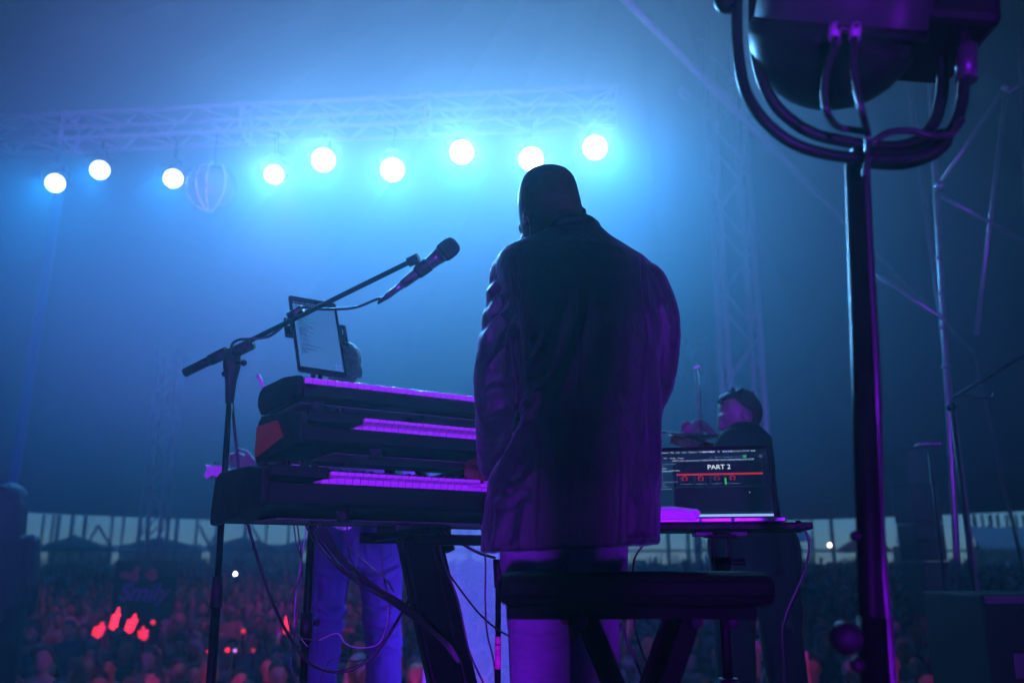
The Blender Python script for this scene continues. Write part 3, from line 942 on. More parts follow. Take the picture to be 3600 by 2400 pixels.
# tray and stand
trz = -0.0145
tray = thing('laptop_stand', 'black tray stand with a clamp head holding the laptop', 'stand', Vector((lp(0, 0.15, 0).x, lp(0, 0.15, 0).y, 0)))
MB().prism([lp(x, y, trz) for x, y in ((-0.235, -0.012), (0.245, -0.012), (0.245, 0.27), (-0.235, 0.27))], (0, 0, -0.018), (0, 0, 0.0)).build('tray', M_BLACKM, tray, bev=0.003)
sx = atY(2531, 1900, 2.5); 
s0 = Vector((sx.x, sx.y, 0.02)); tz = lf.z + trz - 0.018
for s_ in (-1, 1):
    MB().box(Vector((sx.x + 0.048 * s_, sx.y, tz - 0.008)), (0.05, 0.05, 0.014), bev=0.003).build('rubber_pad', M_RUBBER, tray)
    MB().box(Vector((sx.x + 0.022 * s_, sx.y, tz - 0.042)), (0.011, 0.035, 0.06), bev=0.002).build('bracket', M_BLACKM, tray)
MB().box(Vector((sx.x, sx.y, tz - 0.012)), (0.085, 0.05, 0.012), bev=0.003).build('head_plate', M_BLACKM, tray)
MB().tube([Vector((sx.x, sx.y, tz - 0.07)), Vector((sx.x, sx.y, tz - 0.088)), Vector((sx.x, sx.y, tz - 0.12))], [0.027, 0.029, 0.018], 16).build('hub', M_BLACKM, tray)
MB().tube([Vector((sx.x, sx.y, tz - 0.085)), Vector((sx.x + 0.062, sx.y - 0.02, tz - 0.083))], [0.007, 0.010], 10).build('lever', M_BLACKM, tray)
MB().tube([Vector((sx.x, sx.y, 0.02)), Vector((sx.x, sx.y, 0.45))], 0.020, 14).build('lower_pole', M_BLACKM, tray)
MB().tube([Vector((sx.x, sx.y, 0.40)), Vector((sx.x, sx.y, tz - 0.1))], 0.0145, 14).build('upper_pole', M_BLACKM, tray)
MB().tube([Vector((sx.x, sx.y, 0.40)), Vector((sx.x, sx.y, 0.46))], 0.026, 14).build('clutch', M_BLACK, tray)
for k in range(3):
    a = R(30 + 120 * k)
    MB().tube([Vector((sx.x, sx.y, 0.30)), Vector((sx.x + 0.36 * math.cos(a), sx.y + 0.36 * math.sin(a), 0.02))], 0.011, 8).build('leg', M_BLACKM, tray)
# rolled cloth lying at the front of the tray
cr0, cr1 = lp(-0.19, 0.0, 0.006), lp(-0.052, -0.016, 0.004)
bl = Blob(); mid = cr0.lerp(cr1, 0.5)
Mr = Matrix.Rotation(LYAW, 4, 'Z')
for k, (dz, dy, r) in enumerate(((0.012, 0, 0.0105), (0.0, 0.006, 0.0125), (-0.004, -0.01, 0.011), (0.006, -0.012, 0.010))):
    bl.limb(smooth_path([cr0 + Vector((0, dy, dz)), mid + Vector((0, dy * 1.2, dz + 0.003)), cr1 + Vector((-0.006 * k, dy, dz * 0.6))], 6), r)
me = bl.mesh('rolled_cloth', 0.0024, 2); me.materials.append(mat('white_cloth', (0.75, 0.74, 0.72), 0.9, noise_amt=0.06, noise_scale=30, sheen=0.2))
tag(link('rolled_cloth', me), 'rolled pale cloth lying in front of the laptop', 'cloth')
# laptop power cable
cable('thin black cable hanging from the end of the laptop tray',
      [lp(0.235, 0.05, -0.02), atY(2800, 1830, 2.45), atY(2838, 1880, 2.45), atY(2842, 1950, 2.45), atY(2815, 2040, 2.46), atY(2770, 2140, 2.47), atY(2750, 2220, 2.48), atY(2755, 2330, 2.5), atY(2760, 2480, 2.52), Vector((atY(2760, 2480, 2.52).x, 2.53, 0.01))], 0.0032)
cable('thin cable dropping behind the bench below the jacket',
      [lp(-0.17, 0.1, -0.035), atY(2232, 1960, 2.55), atY(2228, 2060, 2.55), atY(2232, 2200, 2.55), atY(2260, 2300, 2.5), atY(2290, 2420, 2.5), Vector((atY(2290, 2420, 2.5).x, 2.5, 0.01))], 0.003)

# ================================================================== padded bench
BY = 1.80
bc = atY(2243, 2062, BY); sc_ = mpp(2243, 2062, BY)
bw = 985 * sc_
bench = thing('keyboard_bench', 'black padded keyboard bench standing behind the man', 'bench', Vector((bc.x, bc.y + 0.16, 0)))
topz = atY(2243, 2010, BY).z; cush_b = atY(2243, 2132, BY).z
M_MATTE = mat('matte_black', (0.0028, 0.0028, 0.0032), 0.85, noise_amt=0.2, noise_scale=12, spec=0.06)
M_LEATHER = mat('black_vinyl', (0.002, 0.002, 0.0023), 0.7, noise_amt=0.2, noise_scale=18, bump=0.12, bump_scale=160, spec=0.06)
MB().box(Vector((bc.x, bc.y + 0.165, (topz + cush_b) / 2)), (bw, 0.33, topz - cush_b), bev=0.022).build('cushion', M_LEATHER, bench)
MB().tube([Vector((bc.x - bw / 2 + 0.01, bc.y - 0.0015, cush_b + 0.02)), Vector((bc.x + bw / 2 - 0.01, bc.y - 0.0015, cush_b + 0.02))], 0.003, 6).build('piping', M_LEATHER, bench)
fz0 = atY(2243, 2178, BY).z
MB().box(Vector((bc.x - 0.01, bc.y + 0.165, (cush_b + fz0) / 2 - 0.001)), (bw - 0.055, 0.27, cush_b - fz0), bev=0.004).build('seat_board', M_MATTE, bench)
for y_ in (bc.y + 0.06, bc.y + 0.27):
    for (xa, xb) in ((2075, 2420), (2455, 2110)):
        a = atY(xa, 2172, BY); b = atY(xb, 2172, BY)
        pa = Vector((a.x, y_, fz0 + 0.004)); pb_ = Vector((a.x + (b.x - a.x) * 1.35, y_ + (0.014 if xa < 2200 else -0.014), 0.02))
        mb = MB(); beam(mb, pa, pb_, 0.038, 0.022, 0); mb.build('leg', M_MATTE, bench, bev=0.004)
for xx in (-0.12, 0.12):
    MB().tube([Vector((bc.x + xx, bc.y + 0.03, fz0 - 0.006)), Vector((bc.x + xx, bc.y + 0.30, fz0 - 0.006))], 0.012, 10).build('cross_tube', M_BLACKM, bench)
mb = MB(); mb.ball(Vector((bc.x - 0.12, bc.y + 0.02, fz0 - 0.004)), 0.019); mb.build('adjuster_knob', M_BLACK, bench)
mb = MB(); mb.ball(Vector((bc.x + bw * 0.35, bc.y + 0.05, fz0 - 0.006)), 0.016); mb.build('adjuster_knob', M_BLACK, bench)

# ================================================================== big lamp on a stand close to the camera
FY = 1.45
fl = thing('lamp_on_stand', 'big black lamp with a curved double tube yoke on a stand near the camera', 'stage lamp', Vector((atY(3090, 2400, FY).x, FY, 0)))
M_LAMPB = mat('lamp_black', (0.005, 0.005, 0.006), 0.42, noise_amt=0.25, noise_scale=9, spec=0.12)
M_LAMPG = mat('lamp_grey', (0.03, 0.03, 0.034), 0.35, noise_amt=0.2, noise_scale=9)
dc = atY(2945, 100, FY + 0.0)
k_ = mpp(2945, 100, FY)
Md = Matrix.Translation(dc) @ Matrix.Rotation(R(5), 4, 'Y') @ Matrix.Rotation(R(36), 4, 'X')
MB().lathe([(285 * k_, -0.002), (292 * k_, 0.006), (290 * k_, 0.09), (270 * k_, 0.16), (200 * k_, 0.2)], Md, 40).build('drum', M_LAMPG, fl)
MB().lathe([(296 * k_, -0.012), (300 * k_, -0.008), (300 * k_, 0.004), (296 * k_, 0.008)], Md, 40).build('rim', M_LAMPB, fl)
Mb = Matrix.Translation(atY(2925, 118, FY)) @ Matrix.Rotation(R(10), 4, 'Y') @ Matrix.Rotation(R(36), 4, 'X')
prof = [(max(0.002, 285 * k_ * math.sin(R(a))), -262 * k_ * math.cos(R(a))) for a in (0, 8, 18, 30, 42, 55, 68, 80, 90)]
MB().lathe(prof, Mb, 40).build('bowl', M_LAMPB, fl)
bx0, bx1 = atY(3070, 60, FY), atY(3440, 60, FY)
MB().box(Vector(((bx0.x + bx1.x) / 2, FY + 0.02, atY(3250, 60, FY).z + 0.02)), (bx1.x - bx0.x, 0.22, 0.17), Matrix.Rotation(R(5), 3, 'Y'), bev=0.016).build('electronics_box', M_LAMPB, fl)
yo = [(2593, -80), (2590, 60), (2594, 170), (2612, 290), (2650, 375), (2715, 452), (2800, 510), (2920, 545), (3050, 558), (3180, 560), (3270, 530), (3340, 465), (3375, 390), (3388, 300), (3388, 200), (3385, 100)]
yi = [(2652, -80), (2650, 60), (2656, 170), (2680, 280), (2720, 362), (2790, 430), (2870, 474), (2970, 497), (3060, 512), (3160, 515), (3230, 492), (3285, 430), (3308, 350), (3315, 270), (3313, 180), (3310, 100)]
MB().tube(smooth_path([atY(x, y, FY - 0.05) for x, y in yo], 5), 0.0105, 14).build('yoke_tube', M_LAMPB, fl)
MB().tube(smooth_path([atY(x, y, FY + 0.03) for x, y in yi], 5), 0.0112, 14).build('yoke_tube', M_LAMPB, fl)
MB().tube(smooth_path([atY(x, y, FY - 0.02) for x, y in ((2990, 545), (3080, 555), (3180, 556), (3270, 525), (3330, 470))], 5), [0.012] + [0.0205] * 18 + [0.018, 0.012], 14).build('yoke_bracket', M_LAMPB, fl)
MB().tube([atY(3398, 165, FY - 0.05), atY(3398, 285, FY - 0.05)], 0.0185, 14).build('yoke_knob', M_LAMPG, fl)
MB().ball(atY(2560, 0, FY - 0.04), 0.026).build('yoke_knob', M_LAMPB, fl)
for pts in ([(2943, 90), (2930, 180), (2905, 260), (2898, 340), (2910, 400), (2945, 445), (3000, 458), (3040, 462)],
            [(3010, 90), (2998, 190), (3010, 300), (3032, 400), (3050, 470), (3052, 560), (3040, 620)],
            [(3062, 505), (3120, 468), (3200, 460), (3280, 478), (3345, 470), (3385, 420)]):
    MB().tube(smooth_path([atY(x, y, FY - 0.17 if y < 420 else FY - 0.10) for x, y in pts], 6), 0.0058, 10).build('power_cable', M_RUBBER, fl)
for x in (2936, 3008):
    MB().tube([atY(x, 90, FY - 0.165), atY(x - 4, 138, FY - 0.168)], 0.0095, 12).build('cable_plug', mat('grey_plug', (0.25, 0.25, 0.27), 0.35), fl)
pt_ = atY(3008, 545, FY); pb_ = atY(3072, 2400, FY)
pfl = pb_ + (pb_ - pt_) * ((pb_.z - 0.02) / (pt_.z - pb_.z))
pmid = pt_.lerp(pfl, 0.55)
MB().tube([pt_, pfl], 0.0195, 18).build('pole', M_BLACKM, fl)
MB().tube([pmid, pfl], 0.0235, 18).build('outer_pole', M_BLACKM, fl)
MB().tube(smooth_path([atY(3042, 600, FY - 0.01), atY(3056, 900, FY - 0.01), atY(3078, 1300, FY - 0.01), atY(3084, 1550, FY), atY(3095, 1900, FY), atY(3120, 2200, FY), atY(3138, 2450, FY)], 6), 0.0085, 10).build('taped_cable', M_RUBBER, fl)
kb_ = atY(2975, 2240, FY - 0.02)
MB().ball(kb_, 0.0255, 20, 14).build('ball_knob', M_BLACK, fl)
MB().tube([kb_, atY(3060, 2240, FY)], 0.008, 10).build('knob_screw', M_BLACKM, fl)
MB().ball(atY(3012, 2336, FY - 0.02), 0.0115).build('small_knob', M_BLACK, fl)
MB().tube([atY(3012, 2336, FY - 0.02), atY(3060, 2336, FY)], 0.006, 10).build('knob_screw', M_BLACKM, fl)
MB().ball(atY(3008, 1883, FY - 0.02), 0.009).build('small_knob', M_BLACK, fl)
for k in range(3):
    a = R(20 + 120 * k)
    MB().tube([pfl + Vector((0, 0, 0.3)), pfl + Vector((0.42 * math.cos(a), 0.42 * math.sin(a), 0.0))], 0.013, 8).build('leg', M_BLACKM, fl)

# ================================================================== loose cables round the stand
def path_cable(label, pts, Y, r=0.0032, mat_=None):
    return cable(label, [atY(x, y, Y if not isinstance(Y, (list, tuple)) else Y[i]) for i, (x, y) in enumerate(pts)], r, 8, mat_, group=CB)
lab_b = 'one of the black cables bundled in an arc from the keyboards to the column'
for k in range(7):
    o = k * 9
    j = random.Random(k)
    path_cable(lab_b, [(1062 + o * 1.3, 1812), (1090 + o * 1.2, 1875 - o * .1), (1140 + o, 1940 + j.uniform(-5, 5)), (1210 + o, 2010 + j.uniform(-8, 8)), (1280 + o * .9, 2065 + j.uniform(-8, 8)),
                       (1360 + o * .8, 2112 + j.uniform(-6, 6)), (1440 + o * .5, 2165 + j.uniform(-8, 8)), (1510 + o * .3, 2215 + j.uniform(-6, 6)), (1570 + o * .3, 2270 + j.uniform(-6, 6)), (1610 + o * .2, 2330)],
               [2.86, 2.84, 2.82, 2.80, 2.78, 2.76, 2.72, 2.68, 2.66, 2.66], j.choice((0.0028, 0.0034, 0.004)))
path_cable('thin cable looping left of the tablet pole', [(1030, 1812), (1040, 1900), (1062, 1980), (1050, 2040), (1018, 2110), (1012, 2170), (1030, 2220), (1075, 2245), (1130, 2245), (1185, 2225)], 3.0, 0.0022)
path_cable('thin purple lit cable dropping to the floor beside the tablet pole', [(1070, 1812), (1074, 1870), (1058, 1980), (1040, 2100), (1036, 2200), (1060, 2245), (1082, 2272)], 3.04, 0.002, mat('grey_cable', (0.3, 0.3, 0.32), 0.4))
path_cable('long thin cable hanging below the lowest keyboard end', [(1042, 1812), (1062, 2000), (1055, 2100), (1040, 2200), (1025, 2290), (1024, 2350), (1050, 2395), (1110, 2430)], 3.02, 0.0024)
path_cable('cable looping behind the bundle toward the column', [(1360, 1830), (1340, 1900), (1345, 2000), (1365, 2100), (1368, 2170), (1330, 2290), (1290, 2315), (1240, 2322), (1170, 2315), (1130, 2380), (1120, 2440)], 3.0, 0.0024)
path_cable('cable forming a high loop against the pale trousers', [(1250, 1815), (1222, 1850), (1220, 1890), (1235, 1930), (1300, 1990), (1360, 2040), (1385, 2080)], 3.0, 0.0026)
path_cable('cable crossing down from under the lowest keyboard', [(1215, 1815), (1220, 1850), (1222, 1900), (1240, 1980), (1300, 2060), (1350, 2100), (1430, 2130)], 3.02, 0.0026)
path_cable('thin pale wire drooping behind the tablet pole', [(1120, 2250), (1185, 2225), (1215, 2260), (1260, 2275), (1330, 2262), (1362, 2190), (1364, 2130)], 2.98, 0.002, mat('grey_cable', (0.3, 0.3, 0.32), 0.4))
path_cable('thick cable sagging from the column head to the jacket', [(1560, 1855), (1590, 1885), (1640, 1920), (1690, 1945), (1740, 1960)], [2.8, 2.75, 2.72, 2.72, 2.75], 0.0045)
path_cable('cable running down beside the column', [(1545, 1905), (1560, 1975), (1585, 2040), (1610, 2110), (1630, 2200), (1650, 2290), (1690, 2380), (1715, 2430)], 2.72, 0.003)
path_cable('cable falling from the column head to the trousers', [(1540, 1900), (1565, 1990), (1610, 2060), (1680, 2150), (1740, 2205), (1790, 2235)], [2.72, 2.7, 2.68, 2.66, 2.6, 2.55], 0.0028)
path_cable('straight cable hanging left of the trousers', [(1690, 1830), (1706, 1960), (1706, 2100), (1712, 2220), (1735, 2320), (1745, 2430)], 2.7, 0.0026)
path_cable('short cable dropping behind the right end of the bench legs', [(2180, 2190), (2205, 2250), (2235, 2320), (2265, 2400), (2275, 2440)], 2.3, 0.0034)
for k, (x0, x1) in enumerate(((921, 932), (938, 938))):
    cable('short cable joining the top keyboard to the middle one' if k == 0 else 'second short cable between the top and middle keyboards',
          [atY(x0, 1462, 2.95), atY((x0 + x1) / 2 - 2, 1478, 2.95), atY(x1 + 4, 1500, 2.92)], 0.0038)
for k, (xa, xb, yb) in enumerate(((965, 982, 1652), (995, 1008, 1655), (1010, 1035, 1650), (1052, 1072, 1668))):
    cable('%s plug lead standing between the middle and lowest keyboards' % ('first', 'second', 'third', 'fourth')[k], [atY(xa, 1618, 2.74), atY((xa + xb) / 2 - 3, 1636, 2.74), atY(xb, yb, 2.72)], 0.0045 if k < 3 else 0.003)

# thin stand with pink tape beside the trousers
ps = thing('taped_stand', 'slim black stand pole with pink tape beside the trousers', 'stand', Vector((atY(1750, 2200, 2.62).x, 2.62, 0)))
a = atY(1752, 1965, 2.62); b = Vector((a.x, 2.62, 0.02))
MB().tube([a, b], 0.0085, 10).build('pole', M_BLACKM, ps)
MB().tube([a + Vector((0, 0, 0.0)), a + Vector((0, 0, -0.08))], [0.016, 0.011], 12).build('clutch', M_BLACK, ps)
for y0, y1 in ((2236, 2262), (2266, 2350)):
    q0, q1 = atY(1752, y0, 2.62), atY(1752, y1, 2.62)
    MB().tube([Vector((a.x, 2.62, q0.z)), Vector((a.x, 2.62, q1.z))], 0.0095, 10).build('tape', mat('pink_tape', (0.8, 0.12, 0.35), 0.5, noise_amt=0.3, noise_scale=60), ps)
MB().lathe([(0.12, 0.002), (0.12, 0.02), (0.02, 0.03)], Matrix.Translation((a.x, 2.62, 0)), 24).build('base', M_BLACKM, ps)

# ================================================================== the people on stage
def proj(p):
    d = p - EYE
    c, s_ = math.cos(PITCH), math.sin(PITCH)
    zc = d.y * c + d.z * s_
    return 1800 + FPX * d.x / zc, 1200 - FPX * (d.z * c - d.y * s_) / zc
M_SKIN = mat('dark_skin', (0.11, 0.055, 0.036), 0.45, noise_amt=0.12, noise_scale=30, bump=0.06, bump_scale=220)
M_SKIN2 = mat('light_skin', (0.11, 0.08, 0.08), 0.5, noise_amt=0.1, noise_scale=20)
M_HAIRD = mat('dark_hair', (0.010, 0.008, 0.007), 0.6, noise_amt=0.3, noise_scale=60, bump=0.4, bump_scale=200, spec=0.12)
M_HAIRB = mat('brown_hair', (0.045, 0.03, 0.02), 0.55, noise_amt=0.3, noise_scale=50, bump=0.5, bump_scale=150)
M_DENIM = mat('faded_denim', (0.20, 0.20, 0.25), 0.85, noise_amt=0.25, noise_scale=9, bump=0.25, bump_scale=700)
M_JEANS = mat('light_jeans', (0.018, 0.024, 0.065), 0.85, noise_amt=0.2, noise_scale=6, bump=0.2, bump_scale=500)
M_DARKCLOTH = mat('dark_cloth', (0.004, 0.0042, 0.006), 0.9, noise_amt=0.2, noise_scale=8, bump=0.15, bump_scale=80, spec=0.1)
# velvet: sheen over near-black pile, mottled where the pile is brushed
M_VELVET = mat('velvet', (0.009, 0.004, 0.016), 0.42, noise_amt=0.3, noise_scale=20, sheen=0.3, sheen_tint=(0.72, 0.55, 0.9))
_nt = M_VELVET.node_tree
_b = _nt.nodes['Principled BSDF']
_tc = _nt.nodes.new('ShaderNodeTexCoord')
_mp = _nt.nodes.new('ShaderNodeMapping'); _mp.inputs['Scale'].default_value = (1, 1, 0.45)
_nt.links.new(_tc.outputs['Object'], _mp.inputs['Vector'])
_n1 = _nt.nodes.new('ShaderNodeTexNoise'); _n1.inputs['Scale'].default_value = 42; _n1.inputs['Detail'].default_value = 8; _n1.inputs['Roughness'].default_value = 0.7
_nt.links.new(_mp.outputs[0], _n1.inputs['Vector'])
_mr = _nt.nodes.new('ShaderNodeMapRange'); _mr.inputs['From Min'].default_value = 0.3; _mr.inputs['From Max'].default_value = 0.7; _mr.inputs['To Min'].default_value = 0.0; _mr.inputs['To Max'].default_value = 0.3
_nt.links.new(_n1.outputs['Fac'], _mr.inputs['Value'])
_nt.links.new(_mr.outputs[0], _b.inputs['Sheen Weight'])
_bp = _nt.nodes.new('ShaderNodeBump'); _bp.inputs['Strength'].default_value = 0.9; _bp.inputs['Distance'].default_value = 0.007
_nt.links.new(_n1.outputs['Fac'], _bp.inputs['Height']); _nt.links.new(_bp.outputs[0], _b.inputs['Normal'])

def ring(c, a, b, yaw, n=28, tilt=0.0, p=2.3):
    """superellipse ring round c; a across, b in depth"""
    out = []
    for k in range(n):
        t = 2 * math.pi * k / n
        ct, st_ = math.cos(t), math.sin(t)
        x = a * math.copysign(abs(ct) ** (2 / p), ct); y = b * math.copysign(abs(st_) ** (2 / p), st_)
        out.append(Vector((c.x + x * math.cos(yaw) - y * math.sin(yaw), c.y + x * math.sin(yaw) + y * math.cos(yaw), c.z + tilt * x)))
    return out
def hand(bl, wrist, palm_dir, side, down, s=1.0, curl=0.6, skip=0):
    """palm and five separate fingers, rooted at wrist; side points to the thumb"""
    pd, sd, dn = Vector(palm_dir).normalized(), Vector(side).normalized(), Vector(down).normalized()
    w = Vector(wrist)
    for k in (-1.3, -0.5, 0.4, 1.2):
        bl.limb([w + sd * 0.012 * k * s, w + pd * 0.085 * s + sd * 0.019 * k * s], [0.017 * s, 0.0135 * s], 10)
    for k, ln_ in ((-1.5, 0.062), (-0.5, 0.076), (0.5, 0.082), (1.5, 0.074)):
        p0 = w + pd * 0.088 * s + sd * 0.0195 * k * s
        p1 = p0 + (pd * math.cos(curl * 0.5) + dn * math.sin(curl * 0.5)) * ln_ * 0.45 * s
        p2 = p1 + (pd * math.cos(curl * 1.5) + dn * math.sin(curl * 1.5)) * ln_ * 0.32 * s
        p3 = p2 + (pd * math.cos(curl * 2.1) + dn * math.sin(curl * 2.1)) * ln_ * 0.26 * s
        bl.limb([p0, p1, p2, p3], [0.0098 * s, 0.0092 * s, 0.0084 * s, 0.0072 * s], 10)
    t0 = w + pd * 0.03 * s + sd * 0.026 * s
    t1 = t0 + (pd * 0.6 + sd * 0.75 + dn * 0.25).normalized() * 0.042 * s
    t2 = t1 + (pd * 0.85 + sd * 0.2 + dn * 0.5).normalized() * 0.034 * s
    bl.limb([t0, t1, t2], [0.0125 * s, 0.0105 * s, 0.0085 * s], 10)
def face_head(bl, c, fwd, s=1.0, lean=0.0):
    """skull, jaw, nose, brow, ears; c = head centre, fwd = where the face points"""
    f = Vector(fwd).normalized(); r_ = f.cross(Vector((0, 0, 1))).normalized(); u = r_.cross(f)
    Mh = Matrix(((r_.x, f.x, u.x, 0), (r_.y, f.y, u.y, 0), (r_.z, f.z, u.z, 0), (0, 0, 0, 1)))
    def q(x, y, z): return c + (r_ * x + f * y + u * z) * s
    bl.ell(q(0, -0.008, 0.026), (0.078 * s, 0.098 * s, 0.094 * s), Mh)
    bl.ell(q(0, 0.022, -0.045), (0.062 * s, 0.074 * s, 0.075 * s), Mh)
    bl.ell(q(0, 0.055, -0.090), (0.032 * s, 0.030 * s, 0.024 * s), Mh)
    bl.limb([q(0, 0.090, 0.015), q(0, 0.108, -0.026)], [0.010 * s, 0.014 * s], 10)
    bl.ell(q(0, 0.085, -0.058), (0.026 * s, 0.018 * s, 0.011 * s), Mh)
    bl.ell(q(0, 0.080, 0.024), (0.052 * s, 0.018 * s, 0.012 * s), Mh)
    for e in (-1, 1):
        bl.ell(q(0.079 * e, -0.006, -0.012), (0.010 * s, 0.021 * s, 0.032 * s), Mh)
        bl.ell(q(0.030 * e, 0.084, 0.006), (0.012 * s, 0.010 * s, 0.009 * s), Mh)
    return q
def set_mats(me, mats, fn):
    for m_ in mats: me.materials.append(m_)
    for p in me.polygons: p.material_index = fn(p.center, p.normal)
def displace(me, fn):
    me.calc_loop_triangles()
    nr = [v.normal.copy() for v in me.vertices]
    for v, n_ in zip(me.vertices, nr):
        v.co += n_ * fn(v.co, n_)
def seg_dist(px, py, pts):
    best = (1e9, 0)
    tot = 0
    for (x0, y0), (x1, y1) in zip(pts, pts[1:]):
        dx, dy = x1 - x0, y1 - y0
        L2 = dx * dx + dy * dy
        t = max(0, min(1, ((px - x0) * dx + (py - y0) * dy) / L2))
        ex, ey = px - x0 - t * dx, py - y0 - t * dy
        d = math.hypot(ex, ey)
        if d < best[0]: best = (d, (tot + t) / (len(pts) - 1))
        tot += 1
    return best

# ---------------------------------------------------------------- keyboard player
MY = 2.32
player = thing('person', 'bald man in a dark velvet jacket and jeans playing the keyboards', 'person', Vector((atY(1985, 1930, MY).x, MY, 0)))
YAWM = R(14)
# depth of the body at a photo row: leans forward towards the keys
def body_Y(y): return lerp_rows([(560, 2.50), (760, 2.47), (900, 2.42), (1100, 2.36), (1400, 2.33), (1700, 2.31), (1960, 2.31)], y)[0]
rows = [  # photo row, left edge, right edge, depth ratio
    (768, 1985, 2088, 0.9), (800, 1948, 2110, 0.88), (835, 1895, 2150, 0.76), (868, 1828, 2212, 0.62), (900, 1768, 2272, 0.56), (925, 1748, 2305, 0.53), (955, 1742, 2330, 0.52), (1020, 1756, 2345, 0.53), (1120, 1770, 2342, 0.55),
    (1250, 1800, 2330, 0.57), (1380, 1822, 2322, 0.58), (1480, 1826, 2322, 0.58), (1560, 1800, 2326, 0.58), (1640, 1755, 2328, 0.58), (1700, 1722, 2328, 0.58), (1790, 1705, 2326, 0.58), (1880, 1696, 2324, 0.58), (1928, 1690, 2322, 0.58)]
bl = Blob()
rings = []
for (y, l, r, dr) in rows:
    Y = body_Y(y)
    c = atY((l + r) / 2, y, Y)
    w = (r - l) / 2 * mpp((l + r) / 2, y, Y)
    a = w / math.sqrt(math.cos(YAWM) ** 2 + (dr * math.sin(YAWM)) ** 2)
    rings.append(ring(c, a, a * dr, YAWM, 32, -0.02 if y < 1800 else 0.045 * (y - 1800) / 128))
bl.loft(rings)
# upright collar
cpts = [(1868, 862, 2.45), (1905, 842, 2.42), (1938, 808, 2.395), (1972, 780, 2.38), (2015, 768, 2.385), (2060, 772, 2.41), (2088, 788, 2.44), (2098, 806, 2.47)]
bl.limb(smooth_path([atY(*c) for c in cpts], 4), 0.0165, 12)
# sleeves
sl = [atY(1795, 965, 2.42), atY(1778, 1080, 2.385), atY(1760, 1200, 2.36), atY(1748, 1330, 2.34), atY(1745, 1430, 2.345), atY(1738, 1520, 2.42), atY(1733, 1600, 2.50), atY(1730, 1640, 2.545)]
bl.limb(smooth_path(sl, 4), [max(0.036, r_) for r_ in [0.062 + (0.066 - 0.062) * i / 12 if i < 12 else 0.066 + (0.040 - 0.066) * (i - 12) / 16 for i in range(29)]])
sr = [atY(2268, 1000, 2.40), atY(2302, 1085, 2.40), atY(2312, 1180, 2.42), atY(2300, 1290, 2.45), atY(2275, 1400, 2.56), atY(2240, 1500, 2.68), atY(2205, 1570, 2.78)]
bl.limb(smooth_path(sr, 4), [0.066 if i < 14 else 0.066 - 0.028 * (i - 14) / 10 for i in range(25)])
bl.ell(atY(1778, 962, 2.42), (0.046, 0.075, 0.05)); bl.ell(atY(2288, 1008, 2.40), (0.050, 0.06, 0.06))
# flared skirt corner and flap on the right
jm = bl.mesh('jacket', 0.0052, 8)
folds = [  # photo polyline, half width px, height m
    ([(1712, 1036), (1756, 988)], 11, 0.0075), ([(1718, 1108), (1758, 1032)], 13, 0.0085), ([(1698, 1196), (1738, 1142), (1792, 1082)], 14, 0.010),
    ([(1762, 1240), (1798, 1152), (1832, 1114)], 12, 0.0085), ([(1716, 1290), (1760, 1235), (1800, 1215)], 14, 0.004), ([(1692, 1400), (1730, 1372), (1780, 1365)], 15, 0.004),
    ([(1700, 1480), (1740, 1440), (1800, 1420)], 13, 0.004), ([(1868, 1222), (1898, 1176)], 8, 0.006), ([(1862, 1248), (1902, 1192)], 8, 0.006), ([(1850, 1308), (1908, 1230)], 9, 0.007),
    ([(1848, 1332), (1876, 1346), (1932, 1308)], 10, 0.007), ([(1836, 1432), (1862, 1400), (1892, 1368)], 12, 0.009), ([(1842, 1480), (1872, 1430), (1890, 1390)], 9, 0.007),
    ([(1846, 1486), (1790, 1590), (1716, 1706)], 16, 0.007),
    ([(2068, 1060), (2052, 1150), (2010, 1260), (1960, 1420)], 24, 0.007), ([(2008, 1010), (1975, 1140), (1930, 1300)], 22, 0.006), ([(2180, 1080), (2166, 1220), (2130, 1400), (2090, 1600)], 30, 0.006),
    ([(2262, 1150), (2255, 1300), (2240, 1500), (2232, 1700)], 26, 0.006), ([(2300, 1210), (2312, 1400), (2316, 1700)], 13, 0.007),
    ([(2330, 1060), (2348, 1140), (2346, 1215)], 9, 0.006), ([(2318, 1080), (2334, 1180), (2342, 1215)], 7, -0.004),
    ([(1900, 1640), (1830, 1700), (1760, 1730)], 14, 0.006), ([(1880, 1690), (1800, 1745), (1735, 1770)], 13, 0.006), ([(1850, 1740), (1835, 1850), (1830, 1935)], 16, 0.004), ([(1765, 1800), (1745, 1880), (1730, 1945)], 16, 0.004),
    ([(1893, 1540), (1888, 1700), (1880, 1930)], 6, -0.004), ([(2190, 1590), (2188, 1750), (2186, 1915)], 6, -0.004),
    ([(2030, 830), (2036, 1200), (2030, 1600), (2020, 1925)], 4, -0.003), ([(1800, 905), (1818, 1000), (1832, 1120), (1846, 1250), (1850, 1380)], 6, -0.006), ([(2255, 905), (2262, 1000), (2275, 1120), (2290, 1260)], 6, -0.005),
    ([(2220, 1720), (2235, 1800), (2230, 1880)], 14, 0.003), ([(2270, 1640), (2285, 1740), (2275, 1860)], 13, 0.003), ([(2196, 1900), (2260, 1886), (2320, 1896)], 9, 0.006)]
